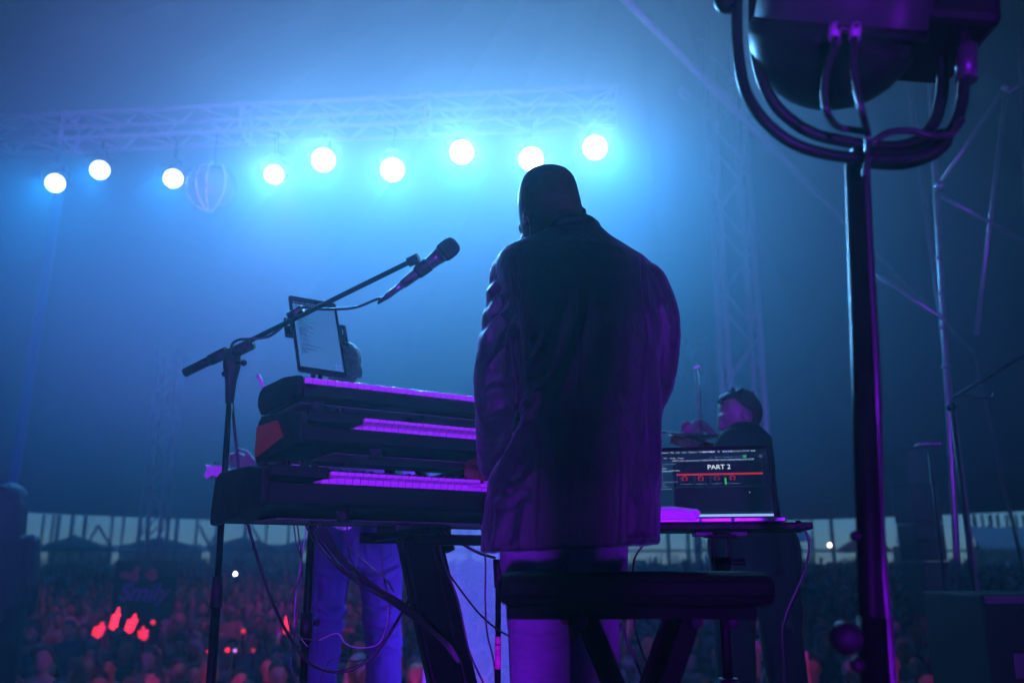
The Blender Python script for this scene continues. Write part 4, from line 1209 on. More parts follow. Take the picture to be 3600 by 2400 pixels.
def jfold(co, n_):
    if n_.y > 0.35: return 0.0
    x, y = proj(co)
    d = 0.0
    for pts, w, h in folds:
        if not (min(p[0] for p in pts) - 4 * w < x < max(p[0] for p in pts) + 4 * w and min(p[1] for p in pts) - 4 * w < y < max(p[1] for p in pts) + 4 * w):
            continue
        dist, t = seg_dist(x, y, pts)
        env = min(1.0, 5 * t + 0.15, 5 * (1 - t) + 0.15)
        g = 0.75 * math.exp(-dist / (0.75 * w)) + 0.35 * math.exp(-(dist / w) ** 2) - 0.5 * math.exp(-((dist - 2.0 * w) / w) ** 2)
        d += 1.25 * h * env * g
    k = 0.3 + 0.7 * min(1, max(0, (y - 950) / 500))
    d += 0.0035 * k * noise.noise(Vector((co.x * 16, co.y * 8, co.z * 6))) + 0.0024 * k * noise.noise(Vector((co.x * 42, co.y * 30, co.z * 22))) + 0.0014 * k * noise.noise(Vector((co.x * 95, co.y * 70, co.z * 60)))
    return d
displace(jm, jfold)
jm.materials.append(M_VELVET)
for p in jm.polygons: p.use_smooth = True
link('jacket', jm, player)
# trousers
bl = Blob()
hipY = 2.33
hl, hr = atY(1882, 1950, hipY), atY(2100, 1950, hipY)
def down(p, z, dx=0.0, dy=0.0): return Vector((p.x + dx, p.y + dy, z))
rings = [ring(atY(1985, 1850, 2.33), 0.165, 0.11, YAWM, 28), ring(atY(1983, 1920, 2.33), 0.168, 0.125, YAWM, 28), ring(atY(1982, 1990, 2.33), 0.166, 0.128, YAWM, 28), ring(atY(1982, 2045, 2.335), 0.150, 0.11, YAWM, 28)]
bl.loft(rings)
bl.ell(atY(1905, 1985, 2.275), (0.078, 0.085, 0.085)); bl.ell(atY(2075, 1980, 2.285), (0.078, 0.085, 0.085))
kl, kr = atY(1893, 2290, 2.36), atY(2082, 2330, 2.40)
bl.limb(smooth_path([atY(1885, 1985, 2.33), kl, Vector((kl.x + 0.01, 2.35, 0.06))], 6), [0.092, 0.090, 0.086, 0.082, 0.080, 0.078, 0.077, 0.075, 0.072, 0.07, 0.068, 0.067, 0.067])
bl.limb(smooth_path([atY(2085, 1985, 2.34), kr, Vector((kr.x + 0.02, 2.40, 0.06))], 6), [0.090, 0.088, 0.082, 0.078, 0.074, 0.072, 0.071, 0.070, 0.069, 0.068, 0.067, 0.067, 0.067])
tm = bl.mesh('trousers', 0.0062, 3)
tf = [([(1878, 1958), (1884, 2000), (1960, 2012), (2020, 2000)], 3.5, 0.0026), ([(2100, 2010), (2150, 1965)], 3.5, 0.0026), ([(1992, 1945), (1988, 2040)], 7, -0.010), ([(1800, 2150), (1900, 2165), (1980, 2150)], 10, 0.005), ([(1810, 2210), (1900, 2222), (1990, 2205)], 9, 0.006),
      ([(1800, 2255), (1880, 2275), (1990, 2262)], 10, 0.006), ([(1805, 2320), (1890, 2325), (1960, 2350)], 10, 0.005), ([(1820, 2372), (1900, 2370), (2000, 2390)], 9, 0.005), ([(1990, 1990), (1900, 2060), (1830, 2080)], 9, 0.004)]
def tfold(co, n_):
    if n_.y > 0.4: return 0.0
    x, y = proj(co); d = 0.0
    for pts, w, h in tf:
        dist, t = seg_dist(x, y, pts)
        if dist < 4 * w: d += h * min(1, 6 * t + 0.3, 6 * (1 - t) + 0.3) * (math.exp(-(dist / w) ** 2) - 0.4 * math.exp(-((dist - 2 * w) / w) ** 2))
    return d + 0.002 * noise.noise(Vector((co.x * 14, co.y * 10, co.z * 12)))
displace(tm, tfold)
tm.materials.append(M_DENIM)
for p in tm.polygons: p.use_smooth = True
link('trousers', tm, player)
for q in (kl, kr):
    b2 = Blob(); yy = 2.35 if q is kl else 2.40
    f0 = Vector((q.x + 0.012, yy - 0.05, 0.045)); f1 = f0 + (E2 * 0.5 + Vector((0, 0.5, 0))).normalized() * 0.2 + Vector((0, 0, -0.01))
    b2.limb([f0, f1], [0.045, 0.038]); b2.limb([f0 + Vector((0, 0.03, 0.0)), f0 + Vector((0, 0.04, 0.06))], [0.045, 0.048])
    sm_ = b2.mesh('shoe', 0.007, 3); sm_.materials.append(mat('shoe_leather', (0.02, 0.018, 0.016), 0.4, noise_amt=0.2)); link('shoe', sm_, player)
# body: head, neck, hands, arms inside the sleeves, trunk inside the jacket
bl = Blob()
hc = atY(1936, 706, 2.50)
hs = mpp(1936, 706, 2.50)
hf = Vector((-0.72, 0.62, -0.30)).normalized()
rr_ = hf.cross(Vector((0, 0, 1))).normalized(); uu_ = rr_.cross(hf)
Mh = Matrix(((rr_.x, hf.x, uu_.x, 0), (rr_.y, hf.y, uu_.y, 0), (rr_.z, hf.z, uu_.z, 0), (0, 0, 0, 1)))
# skull as rows traced in the photo, given real depth
hrows = [(592, 1905, 1962), (600, 1878, 1982), (612, 1855, 2003), (630, 1838, 2018), (655, 1827, 2028), (690, 1820, 2037), (725, 1819, 2045), (760, 1823, 2046), (795, 1829, 2036), (825, 1836, 2020), (848, 1845, 2000), (862, 1858, 1985)]
rings = []
for (y, l, r) in hrows:
    c = atY((l + r) / 2, y, 2.50)
    w = (r - l) / 2 * mpp(1936, y, 2.5)
    rings.append(ring(c, w, w * (1.02 if y < 760 else 0.92), 0, 26, 0, 2.15))
bl.loft(rings)
bl.limb([atY(1870, 772, 2.60), atY(1850, 800, 2.62)], [0.03, 0.026], 12)       # cheek and jaw turned away
bl.ell(atY(1862, 842, 2.56), (0.03, 0.04, 0.026))
bl.limb([atY(1960, 790, 2.48), atY(2000, 900, 2.45)], [0.068, 0.075])
# ears
bl.ell(atY(2051, 752, 2.50), (0.0105, 0.02, 0.019)); bl.ell(atY(1852, 766, 2.425), (0.011, 0.014, 0.028), Matrix.Rotation(R(-8), 4, 'Y'))
bl.ell(atY(1846, 768, 2.418), (0.007, 0.008, 0.022), Matrix.Rotation(R(-8), 4, 'Y'))
bl.loft([ring(atY(1985, y, body_Y(y) + 0.01), a, b, YAWM, 20) for y, a, b in ((900, 0.08, 0.06), (980, 0.12, 0.07), (1300, 0.10, 0.07), (1700, 0.10, 0.07), (1960, 0.12, 0.07))])
wl = atY(1722, 1622, 2.56)
hand_dir = (P3 @ Vector((HANDK * PITCHK, 0.03, 0.02)) - wl)
bl.limb([atY(1748, 1430, 2.35), wl], [0.034, 0.026])
bl.limb([atY(1830, 990, 2.42), atY(1775, 1080, 2.385), atY(1760, 1200, 2.36), atY(1748, 1430, 2.35)], [0.04, 0.04, 0.04, 0.034])
hd = atY(1668, 1640, 2.66) - wl
hand(bl, wl + hd.normalized() * 0.01, atY(1668, 1640, 2.68) - wl, Vector((0.75, -0.25, -0.25)), Vector((0.1, 0.05, -1)), 0.98, 0.62)
wr = atY(2205, 1570, 2.78)
bl.limb([atY(2300, 1290, 2.45), wr], [0.045, 0.028])
hand(bl, wr, (-0.35, 0.75, -0.25), Vector((-0.9, -0.3, 0)), Vector((0, 0.1, -1)), 1.0, 0.55)
for q, yy in ((kl, 2.35), (kr, 2.40)):
    bl.limb([atY(1985, 1960, 2.33), q, Vector((q.x + 0.01, yy, 0.07))], [0.07, 0.05, 0.04])
bm_ = bl.mesh('body', 0.0044, 3)
bm_.materials.append(M_SKIN)
for p in bm_.polygons: p.use_smooth = True
link('body', bm_, player)
MB().ball(atY(1842, 778, 2.405), 0.0065, 10, 8, None, (0.8, 0.8, 1.6)).build('earpiece', mat('earpiece_clear', (0.3, 0.3, 0.34), 0.15, spec=0.8), player)
MB().tube(smooth_path([atY(1846, 760, 2.402), atY(1858, 772, 2.398), atY(1863, 800, 2.40), atY(1864, 835, 2.41), atY(1868, 862, 2.42)], 5), 0.0016, 6).build('earpiece_cord', mat('earpiece_clear', (0.3, 0.3, 0.34), 0.15), player)

# ---------------------------------------------------------------- guitarist behind the keyboards
GY = 3.9
jf = [([(1148, 1898), (1158, 1958), (1195, 1975), (1232, 1962), (1238, 1902)], 4, 0.006), ([(1285, 1902), (1293, 1960), (1335, 1974), (1376, 1955), (1380, 1898)], 4, 0.006), ([(1120, 2005), (1180, 2030), (1240, 2025)], 9, 0.010), ([(1275, 2025), (1330, 2030), (1400, 1998)], 9, 0.010),
      ([(1100, 2120), (1160, 2150), (1220, 2140)], 10, 0.009), ([(1105, 2180), (1170, 2200), (1225, 2190)], 9, 0.009), ([(1110, 2240), (1170, 2235), (1220, 2262)], 10, 0.009), ([(1290, 2130), (1340, 2152), (1395, 2130)], 10, 0.009), ([(1300, 2210), (1350, 2222), (1400, 2200)], 9, 0.009), ([(1300, 2290), (1350, 2280), (1405, 2300)], 10, 0.009),
      ([(1258, 1890), (1258, 2030)], 5, -0.010), ([(1400, 1900), (1398, 2300)], 4, 0.005), ([(1110, 1900), (1100, 2300)], 4, 0.005)]
def jeans_fold(co, n_):
    d = 0.006 * noise.noise(Vector((co.x * 7, co.y * 7, co.z * 14))) + 0.004 * noise.noise(co * 26)
    if n_.y < 0.3:
        x, y = proj(co)
        for pts, w, h in jf:
            dist, t = seg_dist(x, y, pts)
            if dist < 4 * w: d += h * (math.exp(-(dist / w) ** 2) - 0.5 * math.exp(-((dist - 2 * w) / w) ** 2))
    return d
gx = atY(1250, 1900, GY).x
git_ = thing('person', 'short haired guitarist in blue jeans seen from behind the keyboards', 'person', Vector((gx, GY, 0)))
bl = Blob()
ghc = atY(1205, 1300, GY)
q = face_head(bl, ghc, Vector((-0.25, 0.95, -0.12)), 1.0)
bl.limb([ghc + Vector((0.01, -0.02, -0.08)), Vector((gx - 0.03, GY, 1.42))], [0.056, 0.062])
bl.loft([ring(Vector((gx - 0.02, GY, z)), a, b, 0, 22) for z, a, b in ((1.46, 0.10, 0.07), (1.40, 0.18, 0.10), (1.2, 0.17, 0.11), (1.0, 0.155, 0.11), (0.85, 0.16, 0.12))])
gsh = Vector((gx - 0.19, GY, 1.38)); gel = atY(1170, 1640, GY + 0.02); gha = atY(905, 1640, GY + 0.12)
gel = Vector((gx - 0.30, GY + 0.02, 1.17))
bl.limb([gsh, gel, gha], [0.052, 0.044, 0.028])
hand(bl, gha, (-0.8, 0.1, 0.25), Vector((0, -0.3, 0.9)), Vector((0.1, -0.9, -0.3)), 1.0, 0.75)
gsr = Vector((gx + 0.17, GY, 1.38)); ger = Vector((gx + 0.26, GY + 0.02, 1.12)); ghr = Vector((gx + 0.08, GY + 0.22, 0.98))
bl.limb([gsr, ger, ghr], [0.052, 0.044, 0.028]); hand(bl, ghr, (-0.8, 0.3, -0.1), (0, 0, 1), (0, -1, 0), 1.0, 0.5)
hl, hr = Vector((gx - 0.10, GY, 0.90)), Vector((gx + 0.10, GY, 0.90))
bl.limb([hl, Vector((gx - 0.12, GY + 0.02, 0.48)), Vector((gx - 0.14, GY, 0.08))], [0.07, 0.05, 0.04]); bl.limb([hr, Vector((gx + 0.12, GY + 0.02, 0.48)), Vector((gx + 0.15, GY, 0.08))], [0.07, 0.05, 0.04])
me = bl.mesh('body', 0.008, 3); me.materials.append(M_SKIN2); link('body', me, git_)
bl = Blob()
hq = lambda x, y, z: q(x, y, z)
bl.ell(hq(0, -0.02, 0.045), (0.083, 0.092, 0.082)); bl.ell(hq(0, -0.05, 0.0), (0.074, 0.062, 0.075))
me = bl.mesh('hair', 0.008, 3); displace(me, lambda co, n_: 0.004 * noise.noise(co * 60)); me.materials.append(mat('grey_hair', (0.22, 0.18, 0.16), 0.6, noise_amt=0.3, noise_scale=60, bump=0.4, bump_scale=200)); link('hair', me, git_)
bl = Blob()
bl.loft([ring(Vector((gx - 0.02, GY, z)), a, b, 0, 24) for z, a, b in ((1.46, 0.09, 0.075), (1.41, 0.185, 0.11), (1.2, 0.18, 0.12), (1.0, 0.175, 0.125), (0.90, 0.18, 0.13))])
bl.limb([gsh, gsh.lerp(gel, 0.75)], [0.064, 0.06]); bl.limb([gsr, gsr.lerp(ger, 0.75)], [0.064, 0.06])
me = bl.mesh('shirt', 0.009, 3); displace(me, lambda co, n_: 0.006 * noise.noise(co * 9)); me.materials.append(mat('white_shirt', (0.6, 0.6, 0.62), 0.85, noise_amt=0.08, bump=0.1)); link('shirt', me, git_)
bl = Blob()
bl.loft([ring(Vector((gx, GY, z)), a, b, 0, 26) for z, a, b in ((0.99, 0.17, 0.115), (0.95, 0.175, 0.12), (0.88, 0.185, 0.13), (0.80, 0.19, 0.13), (0.74, 0.18, 0.11))])
bl.ell(Vector((gx - 0.09, GY - 0.05, 0.86)), (0.088, 0.095, 0.10)); bl.ell(Vector((gx + 0.09, GY - 0.05, 0.86)), (0.088, 0.095, 0.10))
bl.limb(smooth_path([Vector((gx - 0.10, GY, 0.84)), Vector((gx - 0.125, GY + 0.02, 0.48)), Vector((gx - 0.14, GY, 0.05))], 5), [0.10, 0.098, 0.095, 0.09, 0.085, 0.082, 0.079, 0.076, 0.074, 0.072, 0.07])
bl.limb(smooth_path([Vector((gx + 0.10, GY, 0.84)), Vector((gx + 0.13, GY + 0.02, 0.48)), Vector((gx + 0.155, GY, 0.05))], 5), [0.10, 0.098, 0.095, 0.09, 0.085, 0.082, 0.079, 0.076, 0.074, 0.072, 0.07])
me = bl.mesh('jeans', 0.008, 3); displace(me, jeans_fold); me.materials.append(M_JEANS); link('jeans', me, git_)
MB().tube([p for p in ring(Vector((gx, GY, 0.975)), 0.178, 0.122, 0, 26)] + [ring(Vector((gx, GY, 0.975)), 0.178, 0.122, 0, 26)[0]], 0.012, 8).build('belt', M_DARKCLOTH, git_)
for sx_ in (-1, 1):
    b2 = Blob(); b2.limb([Vector((gx + 0.15 * sx_, GY - 0.04, 0.04)), Vector((gx + 0.17 * sx_, GY + 0.17, 0.035))], [0.042, 0.036]); me = b2.mesh('shoe', 0.008, 2); me.materials.append(M_DARKCLOTH); link('shoe', me, git_)
# guitar: body hidden by the keyboards, neck reaching left
ng0 = atY(1150, 1712, GY + 0.24); ng1 = atY(800, 1662, GY + 0.16)
gt = thing('guitar', 'electric guitar whose neck and pale headstock reach left past the keyboards', 'guitar', ng0)
nd = (ng1 - ng0).normalized()
M_MAPLE = mat('maple_neck', (0.5, 0.36, 0.2), 0.35, noise_amt=0.15, noise_scale=30)
MB().tube([ng0, ng1], [0.020, 0.0175], 12).build('neck', M_MAPLE, gt)
gn = nd.cross(Vector((0, 0, 1))).normalized(); gu = gn.cross(nd)
if gu.z < 0: gu = -gu
hs0 = ng1
poly = [hs0 + nd * a + gu * b for a, b in ((-0.01, -0.016), (0.035, -0.026), (0.065, -0.022), (0.085, -0.042), (0.10, -0.028), (0.094, 0.0), (0.105, 0.024), (0.075, 0.021), (0.035, 0.027), (-0.01, 0.016))]
MB().prism(poly, gn * 0.008, gn * -0.008).build('headstock', mat('pale_lacquer', (0.36, 0.30, 0.3), 0.3, noise_amt=0.05), gt, bev=0.002)
for k in range(3):
    for s_ in (-1, 1):
        c = hs0 + nd * (0.022 + 0.022 * k) + gu * 0.033 * s_
        MB().ball(c, 0.008, 10, 7, None, (1, 1, 1.3)).build('tuning_peg', M_CHROME, gt)
gb = ng0 - nd * 0.2
poly = []
for k in range(28):
    a = 2 * math.pi * k / 28
    rr = 0.17 + 0.028 * math.cos(2 * a) - 0.02 * math.cos(3 * a)
    poly.append(gb + nd * rr * 1.15 * math.cos(a) + gu * rr * 0.85 * math.sin(a))
MB().prism(poly, gn * 0.022, gn * -0.022).build('guitar_body', mat('guitar_paint', (0.03, 0.05, 0.25), 0.2, coat=0.5, noise_amt=0.05), gt, bev=0.006)

# ---------------------------------------------------------------- violinist right of the laptop
VY = 4.25
vx = atY(2640, 1800, VY).x
vio = thing('person', 'dark haired violinist in black with head bent over a violin', 'person', Vector((vx, VY, 0)))
vh = atY(2596, 1462, VY); vs = 1.02
bl = Blob()
vf = Vector((-0.95, -0.12, -0.30)).normalized()
q = face_head(bl, vh, vf, vs)
vn = Vector((vx + 0.01, VY, 1.36))
bl.limb([q(0, -0.03, -0.07), vn], [0.054, 0.06])
bl.loft([ring(Vector((vx, VY, z)), a, b, R(60), 22) for z, a, b in ((1.40, 0.09, 0.06), (1.34, 0.18, 0.09), (1.1, 0.16, 0.10), (0.8, 0.15, 0.11))])
vsl = Vector((vx - 0.10, VY - 0.12, 1.32)); vel = Vector((vx - 0.26, VY - 0.08, 1.10)); vha = atY(2470, 1560, VY - 0.02)
bl.limb([vsl, vel, vha], [0.05, 0.042, 0.028]); hand(bl, vha, (-0.5, 0.2, 0.6), (0.5, 0, 0.6), (-0.3, -0.6, 0), 0.9, 0.7)
vsr = Vector((vx + 0.09, VY + 0.14, 1.32)); ver = Vector((vx - 0.10, VY + 0.30, 1.12)); vhr = atY(2520, 1542, VY + 0.06)
bl.limb([vsr, ver, vhr], [0.05, 0.042, 0.028]); hand(bl, vhr, (-0.3, 0.1, 0.4), (-0.4, 0, 0.8), (-0.6, 0, -0.5), 0.9, 0.9)
for sx_ in (-0.10, 0.10): bl.limb([Vector((vx + sx_, VY, 0.85)), Vector((vx + sx_ * 1.2, VY, 0.08))], [0.07, 0.04])
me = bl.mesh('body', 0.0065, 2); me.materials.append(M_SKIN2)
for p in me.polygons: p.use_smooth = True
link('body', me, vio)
bl = Blob()
Mv = Matrix.Rotation(math.atan2(vf.y, vf.x) - R(90), 4, 'Z')
bl.ell(q(0, -0.030, 0.040), (0.083, 0.090, 0.088), Mv); bl.ell(q(0, -0.066, 0.0), (0.074, 0.056, 0.080), Mv); bl.ell(q(0, -0.004, 0.086), (0.064, 0.070, 0.034), Mv)
rnd = random.Random(5)
for k in range(90):
    a = rnd.uniform(0, 6.28); b = math.sqrt(rnd.uniform(0.0, 1.0)); e = 1 - b * b * 0.75
    p0 = q(0.070 * math.cos(a) * b, -0.012 + 0.088 * math.sin(a) * b, 0.062 + 0.056 * e)
    n_ = (p0 - q(0, -0.02, 0.0)).normalized()
    bl.limb([p0 - n_ * 0.01, p0 + n_ * 0.008 + Vector((rnd.uniform(-0.008, 0.008), rnd.uniform(-0.008, 0.008), rnd.uniform(0.0, 0.012)))], [0.008, 0.0045], 6)
me = bl.mesh('hair', 0.0045, 1); me.materials.append(M_HAIRD); link('hair', me, vio)
bl = Blob()
bl.loft([ring(Vector((vx, VY, z)), a, b, R(60), 24) for z, a, b in ((1.425, 0.075, 0.06), (1.36, 0.195, 0.11), (1.1, 0.185, 0.125), (0.9, 0.18, 0.13), (0.72, 0.20, 0.15))])
bl.limb([vsl, vel, vel.lerp(vha, 0.8)], [0.066, 0.056, 0.044]); bl.limb([vsr, ver, ver.lerp(vhr, 0.8)], [0.066, 0.056, 0.044])
me = bl.mesh('shirt', 0.009, 3); displace(me, lambda co, n_: 0.006 * noise.noise(co * 9)); me.materials.append(M_DARKCLOTH); link('shirt', me, vio)
bl = Blob()
for sx_ in (-0.10, 0.10): bl.limb([Vector((vx + sx_, VY, 0.84)), Vector((vx + sx_ * 1.1, VY + 0.02, 0.45)), Vector((vx + sx_ * 1.3, VY, 0.05))], [0.12, 0.098, 0.085])
me = bl.mesh('trousers', 0.010, 3); displace(me, lambda co, n_: 0.008 * noise.noise(co * 8)); me.materials.append(M_DARKCLOTH); link('trousers', me, vio)
for sx_ in (-1, 1):
    b2 = Blob(); b2.limb([Vector((vx + 0.13 * sx_, VY + 0.03, 0.04)), Vector((vx + 0.13 * sx_ - 0.12, VY - 0.12, 0.035))], [0.042, 0.036]); me = b2.mesh('shoe', 0.009, 2); me.materials.append(M_DARKCLOTH); link('shoe', me, vio)
# violin and bow
v0 = q(0.02, 0.06, -0.125); v1 = atY(2395, 1545, VY - 0.06)
vd = (v1 - v0).normalized(); vu = Vector((0.05, -0.45, 0.9)); vu = (vu - vd * vu.dot(vd)).normalized(); vw = vd.cross(vu)
vl = thing('violin', 'dark violin held under the chin of the violinist', 'violin', v0)
poly = []
for k in range(36):
    t = 2 * math.pi * k / 36
    x = 0.178 * math.cos(t); w = 0.098 * math.sin(t) * (1 - 0.36 * math.exp(-(x / 0.05) ** 2))
    poly.append(v0 + vd * (0.17 + x) + vw * w)
M_VIOLIN = mat('violin_varnish', (0.05, 0.02, 0.012), 0.25, noise_amt=0.2, noise_scale=25, coat=0.4)
MB().prism(poly, vu * 0.018, vu * -0.018).build('violin_body', M_VIOLIN, vl, bev=0.004)
MB().tube([v0 + vd * 0.33 + vu * 0.014, v1 - vd * 0.06 + vu * 0.014], [0.012, 0.010], 10).build('neck', M_VIOLIN, vl)
MB().prism([v0 + vd * a + vw * b for a, b in ((0.16, -0.016), (0.44, -0.010), (0.44, 0.010), (0.16, 0.016))], vu * 0.026, vu * 0.034).build('fingerboard', M_BLACK, vl)
MB().ball(v1, 0.018, 14, 10, None, (1, 0.8, 1)).build('scroll', M_VIOLIN, vl)
for k in range(4):
    c = v1 - vd * (0.03 + 0.014 * k)
    MB().tube([c - vw * 0.026, c + vw * 0.026], [0.006, 0.004], 8).build('tuning_peg', M_BLACK, vl)
MB().ball(atY(2423, 1558, VY - 0.1), 0.0065).build('fine_tuner', M_CHROME, vl)
bw0, bw1 = atY(2468, 1550, VY - 0.03), atY(2457, 1292, VY - 0.05)
bo = thing('violin_bow', 'thin violin bow pointing straight up beside the laptop', 'bow', bw0)
MB().tube([bw0, bw1], [0.0040, 0.0030], 8).build('stick', mat('bow_wood', (0.12, 0.08, 0.06), 0.3, noise_amt=0.1), bo)
MB().tube([bw0 + Vector((-0.014, 0, 0)), bw1 + Vector((-0.016, 0, -0.004))], 0.0018, 6).build('bow_hair', mat('bow_hair', (0.25, 0.24, 0.22), 0.5), bo)
MB().box(bw1 + Vector((-0.010, 0, 0.002)), (0.03, 0.011, 0.012), Matrix.Rotation(R(-20), 3, 'Y'), bev=0.002).build('tip', mat('ivory_tip', (0.8, 0.78, 0.72), 0.4), bo)
MB().box(bw0 + Vector((-0.008, 0, 0.02)), (0.02, 0.012, 0.03), bev=0.002).build('frog', M_BLACK, bo)

# ---------------------------------------------------------------- woman at the left edge, on the low front step
WY = 6.3; WZ = -0.40
wx = atY(30, 1900, WY).x
wom = thing('person', 'dark silhouette of a long haired person in a jacket at the left edge', 'person', Vector((wx, WY, WZ)))
whc = atY(36, 1776, WY)
wtop = whc.z
bl = Blob()
q = face_head(bl, whc, Vector((0.1, 1, 0)), 1.05)
zS = atY(40, 1876, WY).z
bl.limb([whc, Vector((wx, WY, zS))], [0.055, 0.06])
bl.loft([ring(Vector((wx - 0.03, WY, z)), a, b, 0, 20) for z, a, b in ((zS + 0.03, 0.08, 0.06), (zS - 0.03, 0.17, 0.09), (zS - 0.3, 0.15, 0.1), (zS - 0.55, 0.16, 0.11))])
wsl, wel, wwl = Vector((wx + 0.155, WY, zS - 0.06)), Vector((wx + 0.20, WY, zS - 0.34)), Vector((wx + 0.13, WY + 0.16, zS - 0.54))
bl.limb([wsl, wel, wwl], [0.045, 0.04, 0.026]); hand(bl, wwl, (-0.5, 0.6, -0.2), (0, 0, 1), (-1, 0, 0), 0.9, 0.5)
wsr = Vector((wx - 0.21, WY, zS - 0.06)); wer = Vector((wx - 0.25, WY, zS - 0.34)); wwr = Vector((wx - 0.2, WY + 0.16, zS - 0.54))
bl.limb([wsr, wer, wwr], [0.045, 0.04, 0.026]); hand(bl, wwr, (0.5, 0.6, -0.2), (0, 0, 1), (1, 0, 0), 0.9, 0.5)
for sx_ in (-0.11, 0.06): bl.limb([Vector((wx + sx_, WY, zS - 0.55)), Vector((wx + sx_, WY, WZ + 0.08))], [0.07, 0.04])
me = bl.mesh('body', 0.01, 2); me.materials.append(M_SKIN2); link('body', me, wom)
bl = Blob()
bl.ell(q(0, -0.02, 0.045), (0.118, 0.125, 0.108)); bl.loft([ring(whc + Vector((0.0, -0.03, dz)), a, b, 0, 20) for dz, a, b in ((0.06, 0.105, 0.10), (0.0, 0.125, 0.11), (-0.1, 0.135, 0.11), (-0.2, 0.145, 0.10), (-0.32, 0.14, 0.085), (-0.40, 0.11, 0.06))])
me = bl.mesh('hair', 0.01, 3); displace(me, lambda co, n_: 0.006 * noise.noise(Vector((co.x * 50, co.y * 50, co.z * 8)))); me.materials.append(M_HAIRD); link('hair', me, wom)
bl = Blob()
bl.loft([ring(Vector((wx - 0.03, WY, z)), a, b, 0, 24) for z, a, b in ((zS + 0.04, 0.085, 0.07), (zS - 0.03, 0.19, 0.115), (zS - 0.3, 0.18, 0.125), (zS - 0.58, 0.195, 0.14))])
bl.limb([wsl, wel, wel.lerp(wwl, 0.85)], [0.062, 0.055, 0.045]); bl.limb([wsr, wer, wer.lerp(wwr, 0.85)], [0.062, 0.055, 0.045])
me = bl.mesh('jacket', 0.01, 3); displace(me, lambda co, n_: 0.008 * noise.noise(co * 10)); me.materials.append(mat('sequin_cloth', (0.006, 0.006, 0.009), 0.5, 0.0, noise_amt=0.4, noise_scale=120, bump=0.6, bump_scale=150, spec=0.15)); link('jacket', me, wom)
bl = Blob()
for sx_ in (-0.12, 0.07): bl.limb([Vector((wx + sx_, WY, zS - 0.52)), Vector((wx + sx_ * 1.05, WY, WZ + 0.05))], [0.115, 0.085])
me = bl.mesh('trousers', 0.012, 3); me.materials.append(M_DARKCLOTH); link('trousers', me, wom)
for sx_ in (-0.12, 0.07):
    b2 = Blob(); b2.limb([Vector((wx + sx_, WY - 0.03, WZ + 0.045)), Vector((wx + sx_, WY + 0.15, WZ + 0.04))], [0.042, 0.036]); me = b2.mesh('shoe', 0.01, 2); me.materials.append(M_DARKCLOTH); link('shoe', me, wom)

# ---------------------------------------------------------------- the photographer, standing right behind the camera and shading the middle of the man's back
PX, PYp = 0.0, -0.40
pho = thing('person', 'photographer in black standing directly behind the camera, outside the picture', 'person', Vector((PX, PYp, 0)))
def pv_(x, y, z): return Vector((PX + x, PYp + y, z))
bl, b2, b3 = Blob(), Blob(), Blob()
face_head(bl, pv_(0.01, 0.0, 1.63), (0.5, 0.7, -0.6), 1.0)
bl.limb([pv_(0, 0, 1.55), pv_(0, 0, 1.43)], [0.053, 0.056])
for B, k in ((bl, 0.86), (b2, 1.0)):
    B.loft([ring(pv_(0, 0, z), a * k, b * k, R(48), 22) for z, a, b in ((1.46, 0.08, 0.06), (1.40, 0.165, 0.085), (1.2, 0.155, 0.092), (1.0, 0.14, 0.088), (0.86, 0.14, 0.086))])
for e in (-1, 1):
    s0, el, wr_ = pv_(0.0, 0.15 * e, 1.385), pv_(0.045, 0.17 if e > 0 else -0.10, 1.08), pv_(0.03 + 0.02 * e, 0.27, 0.80)
    bl.limb([s0, el, wr_], [0.043, 0.038, 0.026]); hand(bl, wr_, (0, 0.6, -0.3), (-0.8 * e, 0, 0.2), (-0.3 * e, 0, -1), 0.9, 0.6)
    b2.limb([s0, el, el.lerp(wr_, 0.85)], [0.055, 0.048, 0.040])
    f = (pv_(0.0, 0.05 * e, 0.86), pv_(0.01, 0.08 * e, 0.46), pv_(0.0, 0.10 * e, 0.08))
    bl.limb(f, [0.07, 0.05, 0.04]); bl.limb([f[2] + Vector((-0.04, 0, -0.035)), f[2] + Vector((0.13, 0.02, -0.04))], [0.042, 0.036])
    b3.limb(f, [0.082, 0.066, 0.06])
me = bl.mesh('body', 0.009, 2); me.materials.append(M_SKIN2); link('body', me, pho)
me = b2.mesh('shirt', 0.01, 2); me.materials.append(M_DARKCLOTH); link('shirt', me, pho)
me = b3.mesh('trousers', 0.01, 2); me.materials.append(M_DARKCLOTH); link('trousers', me, pho)

# ================================================================== ball, masts, scaffold, right-hand stand
bc_ = atY(746, 662, 10.2); br = 88 * mpp(746, 662, 10.2)
ball = thing('clear_ball', 'big clear ball with glinting seams hanging under the truss', 'ball', bc_)
gm = bpy.data.materials.new('clear_plastic'); gm.use_nodes = True
nt = gm.node_tree; nt.nodes.remove(nt.nodes['Principled BSDF'])
tr_ = nt.nodes.new('ShaderNodeBsdfTransparent'); tr_.inputs[0].default_value = (0.94, 0.95, 1, 1)
gl_ = nt.nodes.new('ShaderNodeBsdfGlossy'); gl_.inputs['Roughness'].default_value = 0.12
df_ = nt.nodes.new('ShaderNodeBsdfDiffuse'); df_.inputs[0].default_value = (0.7, 0.7, 0.75, 1)
mx_ = nt.nodes.new('ShaderNodeMixShader'); mx2 = nt.nodes.new('ShaderNodeMixShader')
fr_ = nt.nodes.new('ShaderNodeFresnel'); fr_.inputs[0].default_value = 1.25
nz_ = nt.nodes.new('ShaderNodeTexNoise'); nz_.inputs['Scale'].default_value = 3
mp_ = nt.nodes.new('ShaderNodeMath'); mp_.operation = 'MULTIPLY'; mp_.inputs[1].default_value = 0.16
nt.links.new(nz_.outputs['Fac'], mp_.inputs[0])
